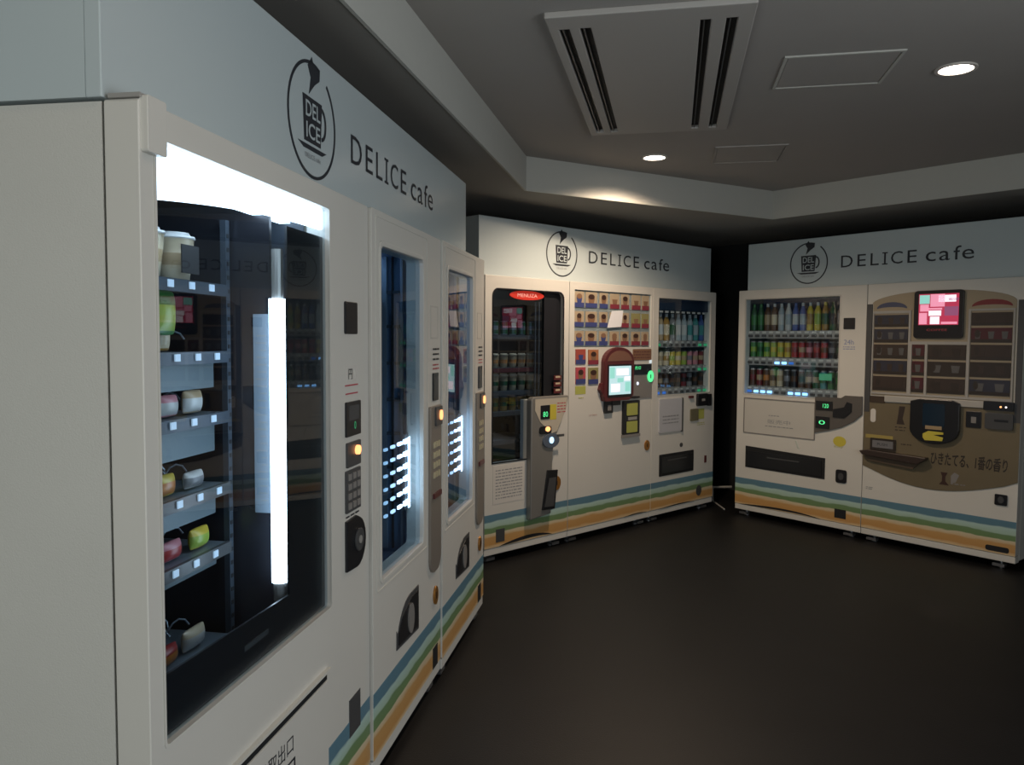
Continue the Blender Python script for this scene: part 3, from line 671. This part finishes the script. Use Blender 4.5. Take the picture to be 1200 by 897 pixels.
pl('vent_hole', rect(.10, .175, .126, .21), -.003, .001, DARKG, m4)
def swoosh(t, x0, x1, z, h, m_=MATTE):
    n = 16; up = [(x0 + (x1 - x0) * k / n, z + h * math.sin(PI * (k / n)) ** .8 * (0.6 + .4 * k / n)) for k in range(n + 1)]
    lo = [(x0 + (x1 - x0) * k / n, z + h * .45 * math.sin(PI * k / n) * (k / n)) for k in range(n + 1)]
    return pl('swoosh_decal', lo[:-1] + up[::-1][:-1], -.0026, -.001, m_, t, label='dark curved swoosh')
swoosh(m4, .13, .62, .098, .040)

# ================================================================== 5. CUP DRINK MACHINE (middle bank)
m5 = machine('cup_vending_machine', 'white cup drink machine with grid of picture buttons and small bright screen', MBK, .7729, .945, rr(.052, .922, 1.375, 1.775, .004, 2), None, (.045, .93, 1.36, 1.79, .12), intm=WHITE2, glass=GLASS, group=None)
CREAMB = mat('button_cream', (.40, .32, .22), .5); TANB = mat('button_tan', (.22, .12, .07), .5)
NAVY = mat('button_navy', (.045, .06, .19), .5); CRIM = mat('button_crimson', (.21, .03, .05), .5); COF = mat('button_coffee', (.045, .02, .015), .5)
OLIVE = mat('button_olive', (.26, .24, .10), .5)
xsb = [(.058, .155), (.182, .283), (.306, .390), (.412, .497), (.516, .596), (.620, .706), (.722, .800)]
xsb = [(.060, .160), (.176, .300), (.326, .418), (.444, .548), (.570, .662), (.695, .800), (.818, .905)]
rz_ = [(1.655, 1.765), (1.520, 1.628), (1.388, 1.490)]
rn = random.Random(11)
def picbutton(t, x0, x1, z0, z1, band, y, back=None, dark=None):
    m_ = MB(); m_.box(x0, x1, y, y + .006, z0, z1, back or CREAMB)
    h = z1 - z0; wd = x1 - x0
    m_.box(x0, x1, y - .0006, y, z0, z0 + h * .30, band)
    k = rn.random(); cx = (x0 + x1) / 2; rw = wd * rn.uniform(.24, .34)
    m_.plate([(cx - rw * .7, z0 + h * .30), (cx + rw * .7, z0 + h * .30), (cx + rw, z0 + h * .62), (cx - rw, z0 + h * .62)], y - .0012, y - .0002, dark or (NAVY if band is NAVY and k < .5 else TANB))
    if k > .3: m_.plate(ell(cx, z0 + h * .70, rw * .95, h * .17, 14), y - .0016, y - .0002, dark or (COF if k > .5 else TANB))
    return m_.build('selection_button', t)
for ri, (z0, z1) in enumerate(rz_):
    for ci, (a, b) in enumerate(xsb):
        picbutton(m5, a, b, z0, z1, NAVY if ci < 3 else CRIM, .010, OLIVE if (ri == 1 and ci >= 5) else None)
bx('button_backing', .053, .921, .016, .030, 1.378, 1.772, WHITE, m5)
pl('reflection_patch', [(.400, 1.515), (.560, 1.525), (.580, 1.645), (.450, 1.638)], -.0015, -.0005, mat('painted_reflection_white', (.85, .86, .90), .15), m5, label='bright white patch imitating a reflection over the buttons')  # bright plate drawn in place of a reflection on the button cover
picbutton(m5, .063, .165, 1.258, 1.362, NAVY, -.006, mat('button_red', (.34, .07, .05), .5)); picbutton(m5, .195, .303, 1.252, 1.358, CRIM, -.006, mat('button_orange', (.40, .16, .07), .5))
picbutton(m5, .065, .166, 1.118, 1.235, NAVY, -.006, mat('button_rose', (.42, .07, .09), .5)); picbutton(m5, .197, .303, 1.112, 1.230, NAVY, -.006, OLIVE)
pl('yellow_label', rect(.065, .174, 1.045, 1.103), -.0015, .001, YELG, m5)
lines(m5, 'fine_print', .10, .15, 1.01, 1.03, 1, YELG, seed=4)
text('lettering', 'CUP DRINK', .21, .885, -.0012, mat('pink_faint_ink', (.50, .30, .27), .6), m5, width=.09, height=.011)
# order screen housing with arched top
hs = [(.330, 1.02), (.345, .985), (.62, .985), (.668, 1.02), (.672, 1.27)] + [(.505 + .165 * math.cos(PI * k / 14), 1.27 + .105 * math.sin(PI * k / 14)) for k in range(1, 14)] + [(.338, 1.27)]
hz = pl('screen_housing', hs, -.040, .001, MAROON, m5, bevel=.006, label='maroon arched screen housing')
pl('arch_picture', [(.365, 1.275), (.645, 1.275)] + [(.505 + .135 * math.cos(PI * k / 12), 1.275 + .075 * math.sin(PI * k / 12)) for k in range(1, 12)], -.0425, -.040, mat('arch_brown', (.20, .10, .07), .4), hz)
pl('housing_ear', [(.300, 1.07), (.335, 1.03), (.335, 1.12), (.318, 1.115)], -.03, .001, MAROON, m5)
pl('screen_bezel', rr(.366, .640, 1.012, 1.250, .01, 3), -.043, -.040, BLACK, hz)
sc = pl('order_screen', rect(.380, .628, 1.030, 1.238), -.045, -.043, SCRC, m5, label='bright pale cyan display')
for (a, b, c, d, mm) in ((.385, .44, 1.15, 1.23, SCRT), (.46, .60, 1.17, 1.22, SCRW), (.40, .50, 1.05, 1.11, SCRW), (.56, .62, 1.05, 1.12, SCRT), (.47, .54, 1.12, 1.15, SCRT), (.55, .62, 1.13, 1.16, SCRW)):
    bx('screen_picture', a, b, -.0457, -.045, c, d, mm, sc)
# menu strip right of housing
pl('menu_strip', rr(.70, .925, 1.275, 1.360, .006, 2), -.004, .001, TANB, m5)
lines(m5, 'menu_print', .71, .915, 1.285, 1.35, 3, MAROON, y=-.0045, seed=6)
bx('glass_tag', .905, .93, -.006, -.001, 1.25, 1.275, em('pale_tag', (.7, .8, .85), .7), m5)
s_ = pl('price_display', rr(.685, .925, 1.165, 1.245, .004, 2), -.008, .001, BLACK, m5)
text('digits', '売切', .72, 1.205, -.0086, LEDG, s_, width=.07, height=.026)
pl('panel_plate', rr(.678, .936, .985, 1.163, .04, 4, (1, 0, 0, 0)), -.006, .001, GREYP, m5)
MB().plate(ell(.912, 1.150, .036, .044, 22), -.013, -.006, LEDG).build('coin_ring', m5)['label'] = 'green glowing ring'
pl('coin_slot', rect(.905, .915, 1.135, 1.165), -.0145, -.013, DARKG, m5)
MB().plate(ell(.755, 1.10, .010, .013, 10), -.012, -.006, em('pale_spot', (.7, .75, .9), 1.2)).build('return_lever', m5)
pl('bill_reader', rr(.44, .535, .95, 1.000, .004, 2), -.025, .001, BLACK, m5); pl('card_reader', rr(.370, .455, .895, .985, .004, 2), -.020, .001, BLACK, m5)
pl('reader_window', rect(.395, .435, .915, .955), -.021, -.020, GREYP, m5)
fr = pl('cup_port_frame', rr(.580, .772, .722, .975, .008, 2), -.020, .001, BLACK, m5, bevel=.003, label='black framed cup port')
pl('port_base', rect(.575, .776, .700, .722), -.024, .001, GREYP, m5)
pl('port_window', rr(.615, .742, .865, .955, .004, 2), -.0225, -.020, YELG, fr); pl('port_window', rr(.615, .742, .735, .820, .004, 2), -.0225, -.020, YELG, fr)
pl('port_latch', rect(.63, .73, .830, .852), -.026, -.020, SILVER, fr)
bx('port_handle', .60, .755, -.03, -.001, .992, 1.006, BLACK, m5)
lock(m5, .888, .617, .032)
swoosh(m5, .62, .90, .096, .012)

# ================================================================== 6. CAN MACHINE (middle bank, right)
m6 = machine('drink_vending_machine', 'narrow white can machine at the right end of the middle row, dark window', MBK, 1.7186, .869, rr(.070, .795, .995, 1.755, .008, 2), None, (.05, .835, .98, 1.775, .34), intm=mat('teal_dark_liner', (.05, .075, .09), .5), group=None)
pl('window_trim', rr(.062, .803, .987, 1.763, .01, 2), -.002, .001, WHITE2, m6, [rr(.070, .795, .995, 1.755, .008, 2)])
b_ = bx('sign_panel', .07, .795, .030, .036, 1.665, 1.752, mat('navy_sign_panel', (.015, .03, .06), .35), m6)
def drink_rows(t, zs, ncol, x0, x1, kinds, where, grp, buttons, tops, y=.10, rad=.024, strip=.05):
    for i, z in enumerate(zs):
        sh = bx('shelf', x0 - .02, x1 + .02, y - .035, y + .15, z - .012, z - .001, WHITE2, t)
        st = bx('button_strip', x0 - .02, x1 + .02, y - .045, y - .036, z - strip - .012, z - .002, mat('strip_grey', (.30, .29, .28), .5), t)
        n = ncol[i]
        for k in range(n):
            x = x0 + (x1 - x0) * k / (n - 1); kd = kinds[i][k]
            m_ = buttons.get((i, k), None) or mat('button_dark', (.07, .065, .065), .4)
            bx('selection_button', x - .019, x + .019, y - .052, y - .045, z - strip * .75 - .012, z - strip * .75 + .006, m_, st)
            bx('price_tag', x - .017, x + .017, y - .047, y - .045, z - .020, z - .006, PAPER, st)
            c1, c2, cp = kd[0], kd[1], kd[2]
            h = tops[i] - z
            if i == 0:
                mb = bottle(h, rad, PC[c1], PC[c2], PC[cp]); nm = 'drink_bottle'; cat = 'bottle'
            else:
                mb = can(h, rad, PC[c1], PC[c2]) if cp == 'can' else bottle(h, rad, PC[c1], PC[c2], PC[cp]); nm = 'drink_can' if cp == 'can' else 'drink_bottle'; cat = nm.split('_')[1]
            put(t, mb, nm, x, y, z, '%s and %s %s, %s from left on the %s row of the %s' % (c1, c2, cat, ORD[k], ['top', 'middle', 'bottom'][i], where) if c1 != c2 else
                '%s %s, %s from left on the %s row of the %s' % (c1, cat, ORD[k], ['top', 'middle', 'bottom'][i], where), cat, grp)
K6 = [[('tan', 'cream', 'white'), ('tan', 'white', 'white'), ('amber', 'cream', 'white'), ('grey', 'darkgreen', 'white'), ('clear', 'white', 'white'), ('clear', 'white', 'white'), ('clear', 'teal', 'white'), ('teal', 'clear', 'white'), ('blue', 'teal', 'blue')],
      [('darkgreen', 'tan', 'can'), ('cream', 'tan', 'can'), ('cream', 'amber', 'can'), ('yellow', 'lime', 'can'), ('yellow', 'cream', 'can'), ('lime', 'tan', 'can'), ('pink', 'grey', 'can'), ('pink', 'tan', 'can'), ('darkred', 'tan', 'can')],
      [('darkgreen', 'black', 'can'), ('brown', 'tan', 'can'), ('brown', 'grey', 'can'), ('black', 'brown', 'can'), ('black', 'brown', 'can'), ('darkred', 'black', 'can'), ('grey', 'black', 'can'), ('black', 'brown', 'can'), ('brown', 'black', 'can')]]
bt6 = {(0, 0): LEDGD, (0, 8): LEDGD, (0, 7): LEDGD, (1, 0): LEDGD, (1, 7): LEDGD, (1, 8): LEDGD, (2, 0): LEDBD, (2, 1): LEDBD, (2, 7): LEDGD, (2, 8): LEDGD}
drink_rows(m6, (1.425, 1.222, 1.045), (9, 9, 9), .125, .775, K6, 'narrow can machine', 'drinks in the narrow can machine', bt6, (1.640, 1.345, 1.165), y=.085, rad=.027, strip=.042)
for k in range(9): bx('price_tag', .12 + k * .074, .16 + k * .074, .026, .030, 1.645, 1.660, PAPER, m6)
po = pl('poster', rr(.088, .388, .700, .965, .006, 2), -.010, .001, mat('pale_lilac_sheet', (.46, .47, .50), .4), m6, label='pale sheet in a clear holder')
lines(po, 'fine_print', .13, .35, .76, .84, 3, INKF, y=-.0105, seed=21)
pl('poster_edge', rect(.388, .402, .690, .965), -.014, .001, DARKG, m6)
pl('coin_unit', rr(.60, .745, .885, .985, .008, 2), -.020, .001, BLACK, m6, bevel=.003); pl('coin_slot', rect(.655, .70, .925, .945), -.0212, -.020, SILVER, m6)
bx('return_lever', .49, .54, -.018, .001, .955, .975, MAROON, m6); bx('note_unit', .76, .80, -.02, .001, .88, .98, BLACK, m6)
pl('small_reader', rr(.515, .625, .765, .865, .01, 3), -.010, .001, mat('olive_plastic', (.14, .13, .08), .4), m6); pl('yellow_label', rect(.635, .72, .775, .860), -.0015, .001, YELG, m6)
lines(m6, 'fine_print', .62, .73, .72, .75, 2, YELG, seed=3)
pr = pl('can_outlet', rr(.105, .575, .352, .525, .006, 2), -.004, .001, MATTE, m6, bevel=.001)
bx('outlet_flap', .13, .55, -.009, -.004, .375, .50, BLACK, m6); bx('flap_handle', .20, .46, -.014, -.009, .47, .478, DARKG, m6)
pl('flap_logo', ell(.40, .58, .022, .018, 12), -.0015, .001, DARKG, m6)
bx('slot_mark', .735, .765, -.003, .001, .40, .46, MAROON, m6)
pl('vent_hole', ell(.66, .175, .04, .045, 14), -.003, .001, DARKG, m6)
swoosh(m6, .10, .60, .093, .014)

# ================================================================== 7. CAN MACHINE (right bank)
m7 = machine('drink_vending_machine', 'white drink machine with colourful bottles and blue lit buttons, left of the coffee machine', RB, 0, 1.069, rr(.066, .866, 1.003, 1.757, .006, 2), None, (.045, .885, .985, 1.78, .34), intm=mat('grey_green_liner', (.11, .125, .12), .5), group=None)
pl('window_trim', rr(.056, .876, .993, 1.767, .008, 2), -.002, .001, WHITE2, m7, [rr(.066, .866, 1.003, 1.757, .006, 2)])
bx('sign_panel', .07, .862, .24, .246, 1.60, 1.770, mat('deep_blue_panel', (.02, .05, .12), .4), m7)
K7 = [[('darkgreen', 'green', 'green'), ('darkgreen', 'green', 'green'), ('brown', 'tan', 'white'), ('brown', 'cream', 'white'), ('clear', 'white', 'white'), ('white', 'clear', 'white'), ('blue', 'white', 'blue'), ('blue', 'clear', 'white'), ('yellow', 'amber', 'white'), ('yellow', 'lime', 'white'), ('amber', 'darkgreen', 'yellow'), ('darkgreen', 'black', 'darkgreen'), ('black', 'grey', 'white')],
      [('green', 'lime', 'can'), ('green', 'darkgreen', 'can'), ('lime', 'green', 'can'), ('lime', 'yellow', 'can'), ('yellow', 'lime', 'can'), ('yellow', 'amber', 'can'), ('red', 'darkred', 'can'), ('red', 'tan', 'can'), ('darkred', 'pink', 'can'), ('darkred', 'red', 'can'), ('red', 'brown', 'can'), ('black', 'grey', 'can'), ('black', 'darkgreen', 'can')],
      [('brown', 'darkred', 'can'), ('darkred', 'tan', 'can'), ('brown', 'orange', 'can'), ('tan', 'brown', 'can'), ('cream', 'tan', 'can'), ('black', 'grey', 'can'), ('black', 'brown', 'can'), ('brown', 'black', 'can'), ('brown', 'tan', 'can'), ('darkgreen', 'tan', 'can'), ('teal', 'green', 'can'), ('green', 'darkgreen', 'can'), ('darkgreen', 'green', 'can')]]
bt7 = {(1, 4): LEDB, (1, 5): LEDB, (1, 6): LEDBD, (2, 1): LEDB, (2, 2): LEDB, (2, 3): LEDB, (2, 6): LEDB, (2, 7): LEDB, (2, 8): LEDB, (2, 0): LEDBD}
drink_rows(m7, (1.508, 1.295, 1.062), (13, 13, 13), .085, .825, K7, 'blue lit machine', 'drinks in the blue lit machine', bt7, (1.722, 1.425, 1.205), y=.095, rad=.025, strip=.050)
bx('green_tag', .70, .80, .030, .034, 1.135, 1.185, em('green_tag_glow', (.08, .40, .20), .35), m7)
pl('card_reader', rr(.900, .985, 1.515, 1.597, .004, 2), -.006, .001, BLACK, m7, bevel=.0015)
text('lettering', '24h', .905, 1.405, -.0013, BLUEINK, m7, width=.075, height=.035); lines(m7, 'blue_print', .90, .99, 1.365, 1.395, 2, BLUEINK, seed=7)
ip = pl('poster_panel', rr(.075, .690, .690, .962, .006, 2), -.0015, .001, WHITE2, m7, bevel=.0)
pl('panel_edge', rr(.070, .698, .683, .970, .006, 2), -.006, .001, GREYP, m7, [rr(.078, .690, .69, .962, .004, 2)])
text('lettering', '販売中', .29, .775, -.002, INKF, ip, width=.20, height=.035); lines(ip, 'fine_print', .27, .52, .745, .765, 1, INKF, y=-.002, seed=17); lines(ip, 'fine_print', .30, .40, .83, .85, 1, INKF, y=-.002, seed=18)
pp = [(.695, .740), (.80, .765), (.91, .800), (1.0, .850), (1.060, .905), (1.060, 1.035), (.93, 1.035), (.90, 1.015), (.695, 1.012)]
pn = pl('payment_panel', pp, -.012, .001, mat('taupe_payment', (.13, .12, .11), .4, metal=.3), m7, bevel=.003)
s_ = pl('price_display', rr(.708, .838, .915, .985, .004, 2), -.018, -.012, BLACK, pn); text('digits', '120', .765, .935, -.0186, LEDG, s_, width=.045, height=.03)
s_ = pl('price_display', rr(.708, .818, .780, .868, .004, 2), -.018, -.012, BLACK, pn); text('digits', '0', .735, .810, -.0186, LEDG, s_, width=.05, height=.03)
pl('coin_slot', [(.845, .87), (.93, .87), (.985, .92), (.985, .98), (.95, .99), (.93, .95), (.845, .93)], -.020, -.012, BLACK, pn)
MB().plate(ell(.893, .695, .050, .038, 20), -.0015, .001, YEL).build('round_sticker', m7)['label'] = 'yellow round sticker'
text('lettering', 'Edy', .853, .645, -.0013, YELG, m7, width=.07, height=.016)
ou = pl('can_outlet', [(.095, .405), (.785, .400), (.785, .558), (.095, .578)], -.004, .001, MATTE, m7, bevel=.001)
bx('outlet_flap', .12, .76, -.009, -.004, .420, .540, BLACK, m7); bx('flap_handle', .30, .58, -.014, -.009, .50, .510, DARKG, m7)
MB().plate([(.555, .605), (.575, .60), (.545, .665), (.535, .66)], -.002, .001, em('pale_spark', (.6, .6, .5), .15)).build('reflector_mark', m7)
s_ = pl('lock_plate', rr(.874, .956, .392, .489, .015, 3), -.008, .001, BLACK, m7); pl('key_cylinder', ell(.915, .44, .022, .026, 14), -.011, -.008, DARKG, s_)
pl('vent_hole', rect(.870, .958, .130, .196), -.003, .001, MATTE, m7)
swoosh(m7, .06, .76, .096, .028)

# ================================================================== 8. COFFEE MACHINE (right bank)
m8 = machine('coffee_vending_machine', 'white coffee machine with bronze arched panel and small pink screen', RB, 1.0709, .992, rr(.345, .64, 1.475, 1.76, .006, 2), None, (.33, .655, 1.46, 1.775, .15), intm=MATTE, group=None)
W8 = .992
archp = [(.045, 1.052), (.945, 1.045), (.945, 1.685)] + [(.49 + .455 * math.cos(t_), 1.685 + .085 * math.sin(t_)) for t_ in [PI * k / 20 for k in range(1, 20)]] + [(.045, 1.685)]
pl('arched_panel', archp, -.004, .001, CHAMPL, m8, [rr(.345, .64, 1.475, 1.755, .006, 2)], bevel=.0015, label='pale bronze arched display panel')
low = [(.0025, .545)] + [(.02 + .955 * k / 16, .545 - .105 * math.sin(PI * (k / 16) ** .92)) for k in range(1, 16)] + [(W8 - .003, .560), (W8 - .003, 1.012), (.0025, 1.003)]
pl('lower_panel', low, -.006, .001, CHAMP, m8, bevel=.0015, label='dark bronze lower panel with curved bottom')
for x0, x1 in ((.003, .040), (.955, W8 - .003)):
    bx('dark_edge_strip', x0, x1, -.008, .001, .93, 1.69, DARKG, m8)
# white frame around the button fields
fh = [rect(.055, .296, 1.075, 1.622), rect(.322, .408, 1.075, 1.41), rect(.424, .668, 1.075, 1.41), rect(.686, .930, 1.075, 1.628), rect(.347, .64, 1.474, 1.757)]
pl('button_frame', [(.048, 1.062), (.94, 1.058), (.94, 1.640), (.672, 1.640), (.672, 1.43), (.310, 1.43), (.310, 1.64), (.048, 1.64)], -.010, -.004, mat('pale_grey_frame', (.36, .35, .33), .4), m8,
   fh[:4])
DKB = mat('button_brown_black', (.035, .028, .024), .35); DKB2 = mat('button_brown', (.045, .033, .028), .35); DKR = mat('button_dark_red', (.075, .02, .026), .35); DKBL = mat('button_dark_blue', (.032, .034, .05), .35); GRB = mat('button_grey', (.10, .10, .10), .35)
def slab(t, x0, x1, z0, z1, base, n, acc):
    m_ = MB(); m_.box(x0, x1, -.009, -.004, z0, z1, base); wd = (x1 - x0)
    m_.box(x0, x1, -.0096, -.009, z0, z0 + (z1 - z0) * .22, DKB)
    for k in range(n):
        cx = x0 + wd * (k + .5) / n; q = wd / n * .24; h = z1 - z0
        m_.plate([(cx - q * .7, z0 + h * .25), (cx + q * .7, z0 + h * .25), (cx + q, z0 + h * .75), (cx - q, z0 + h * .75)], -.0102, -.0092, acc)
    m_.plate(ell(x0 + wd * .16, z0 + (z1 - z0) * .6, wd * .07, (z1 - z0) * .28, 10), -.0106, -.0092, DKB)
    return m_.build('selection_button', t)
rA = [(1.530, 1.612), (1.422, 1.515), (1.312, 1.408), (1.202, 1.297), (1.088, 1.187)]
for i, (a, b) in enumerate(rA):
    slab(m8, .060, .291, a, b, [DKBL, DKBL, DKB2, DKBL, DKB2][i], 3, GRB if i in (1, 2) else DKB2)
    slab(m8, .691, .925, a + .004, b + .004, [DKB2, DKR, DKB2, DKB, DKBL][i], 3 if i == 1 else 2, GRB if i == 1 else GRB if i == 4 else DKB2)
    if i > 1:
        slab(m8, .326, .404, a, b, [DKB2, DKR, DKR, DKR, DKR][i], 1, GRB); slab(m8, .429, .663, a, b, DKB2 if i != 3 else DKB, 2, GRB if i == 3 else DKB)
for k in range(2):
    cx, rx, mt_, nm = ((.176, .105, mat('blue_crescent', (.06, .07, .13), .4), 'blue_crescent'), (.806, .118, mat('red_crescent', (.20, .03, .035), .4), 'red_crescent'))[k]
    up = [(cx + rx * math.cos(PI * j / 12), 1.655 + .045 * math.sin(PI * j / 12)) for j in range(13)]
    lo = [(cx + rx * .97 * math.cos(PI * j / 12), 1.652 + .014 * math.sin(PI * j / 12)) for j in range(13)][::-1]
    pl(nm, up + lo[1:-1], -.006, -.004, mt_, m8)
sb = pl('screen_housing', rr(.333, .645, 1.452, 1.768, .022, 4), -.022, .001, BLACK, m8, bevel=.003)
ss = pl('display_screen', rect(.365, .617, 1.540, 1.745), -.0235, -.022, SCRP, m8, label='lit pink and red display')
for (a, b, c, d, mm) in ((.37, .435, 1.68, 1.738, SCRT), (.375, .43, 1.63, 1.675, SCRK), (.44, .53, 1.66, 1.742, SCRK), (.49, .60, 1.69, 1.735, SCRW), (.555, .615, 1.70, 1.715, SCRV), (.43, .51, 1.60, 1.635, SCRW),
                          (.44, .50, 1.545, 1.595, SCRW), (.42, .515, 1.64, 1.652, SCRK), (.53, .615, 1.60, 1.66, SCRV), (.37, .42, 1.545, 1.62, SCRK), (.51, .61, 1.545, 1.56, SCRK)):
    bx('screen_picture', a, b, -.0242, -.0235, c, d, mm, ss)
text('lettering', 'COFFEE', .42, 1.500, -.0226, REDINK, sb, width=.13, height=.014)
bx('shelf_bar', .150, .800, -.020, -.004, 1.010, 1.054, mat('pale_bar', (.40, .39, .36), .4), m8, bevel=.003)
pl('brown_tab', rect(.045, .150, 1.000, 1.046), -.012, -.004, mat('dark_brown_tab', (.05, .035, .025), .4), m8)
pl('oval_label', rr(.050, .088, .86, .955, .017, 4), -.0075, -.006, PAPER, m8)
mk = pl('pictogram', [(.235, .86), (.29, .86), (.275, .90), (.29, .985), (.25, .985), (.245, .93)], -.0075, -.006, DKB2, m8); lines(m8, 'fine_print', .225, .30, .81, .85, 2, DKB2, y=-.0065, seed=12)
# central cup door
cd_ = [(.335, .84)] + [(.490 + .155 * math.cos(t_), .845 + .095 * math.sin(t_)) for t_ in [PI + PI * k / 12 for k in range(1, 12)]] + [(.648, .85), (.648, 1.03), (.60, 1.048), (.40, 1.048), (.335, 1.03)]
cdm = pl('cup_door', cd_, -.035, .001, BLACK, m8, bevel=.008, label='black bulging cup door')
pl('door_window', rr(.42, .56, .865, 1.02, .01, 3), -.038, -.035, mat('dark_blue_window', (.015, .03, .05), .1), cdm)
pl('white_label', rect(.44, .545, .848, .872), -.0395, -.038, PC['tan'], cdm)
yl = [(.425, .815), (.46, .836), (.555, .834), (.555, .820), (.49, .812), (.555, .800), (.55, .776), (.44, .772), (.425, .79)]
pl('yellow_mark', yl, -.038, -.035, YEL, cdm)
q = pl('bill_square', rr(.680, .770, .880, .985, .006, 2), -.014, -.006, BLACK, m8, bevel=.002); pl('reader_window', rect(.712, .742, .91, .95), -.015, -.014, GREYP, q)
q = pl('coin_unit', rr(.795, .955, .882, .985, .012, 3), -.024, -.006, DARKG, m8, bevel=.004); pl('coin_slot', rect(.85, .93, .93, .945), -.0252, -.024, BLACK, q)
q = pl('price_display', rr(.785, .955, 1.000, 1.056, .004, 2), -.026, -.004, BLACK, m8)
for xx, mm in ((.885, LEDO), (.915, em('small_white_led', (1, .9, .85), 1.5))): MB().plate(ell(xx, 1.025, .006, .006, 8), -.028, -.026, mm).build('indicator_lamp', q)
pl('yellow_label', rect(.020, .214, .746, .772), -.0075, -.006, mat('ochre_label', (.34, .27, .08), .5), m8)
q = pl('tray_frame', rr(.058, .235, .668, .750, .006, 2), -.016, -.006, DKB, m8); pl('tray_face', rect(.075, .220, .684, .735), -.018, -.016, PC['grey'], q); text('lettering', 'PUSH', .11, .70, -.0186, INK, q, width=.07, height=.018)
lines(m8, 'fine_print', .27, .35, .715, .735, 1, DKB2, y=-.0065, seed=31)
pl('cup_shelf', [(-.0, .655), (.02, .630), (.40, .605), (.455, .640), (.455, .655), (.06, .668)], -.060, -.006, mat('dark_brown_shelf', (.04, .028, .024), .35), m8, bevel=.004, label='dark projecting drink shelf')
pl('shelf_support', [(.05, .590), (.36, .565), (.40, .605), (.02, .63)], -.028, -.006, mat('brown_support', (.09, .065, .045), .4), m8)
text('lettering', 'ひきたてる、1番の香り', .470, .612, -.0066, DKB, m8, width=.46, height=.088, shear=.1, offset=.02, label='hand-brushed dark Japanese lettering')
cupp = [(.527, .485), (.590, .485), (.577, .498), (.566, .51), (.566, .54), (.578, .568), (.535, .568), (.545, .54), (.545, .508)]
pl('cup_mark', cupp, -.0075, -.006, COF, m8)
pl('steam_mark', [(.60, .50), (.63, .51), (.65, .56), (.62, .575), (.60, .55)], -.0068, -.006, GREYP, m8); lines(m8, 'fine_print', .60, .70, .49, .51, 1, GREYP, y=-.0065, seed=13)
q = pl('lock_plate', rr(.864, .935, .405, .474, .006, 2), -.008, .001, BLACK, m8); pl('key_cylinder', ell(.90, .44, .018, .022, 12), -.011, -.008, DARKG, q)
pl('vent_hole', rr(.82, .955, .108, .142, .012, 3), -.003, .001, MATTE, m8)
lines(m8, 'fine_print', .03, .09, .375, .40, 2, INKF, y=-.0012, seed=14)

# ------------------------------------------------------------------ pipe and cable in the dark gap between the banks
t = MB()
t.tube([(1.70, 6.99, .12), (1.97, 7.02, .12)], .010, mat('pale_conduit', (.42, .42, .40), .5))
t.tube([(1.80, 6.62, .004), (1.79, 6.95, .004), (1.795, 6.985, .03), (1.795, 6.992, .12)], .007, mat('pale_conduit', (.42, .42, .40), .5))
tag(t.build('power_conduit'), 'thin pale cable conduit low in the dark gap between the two rows', 'conduit')
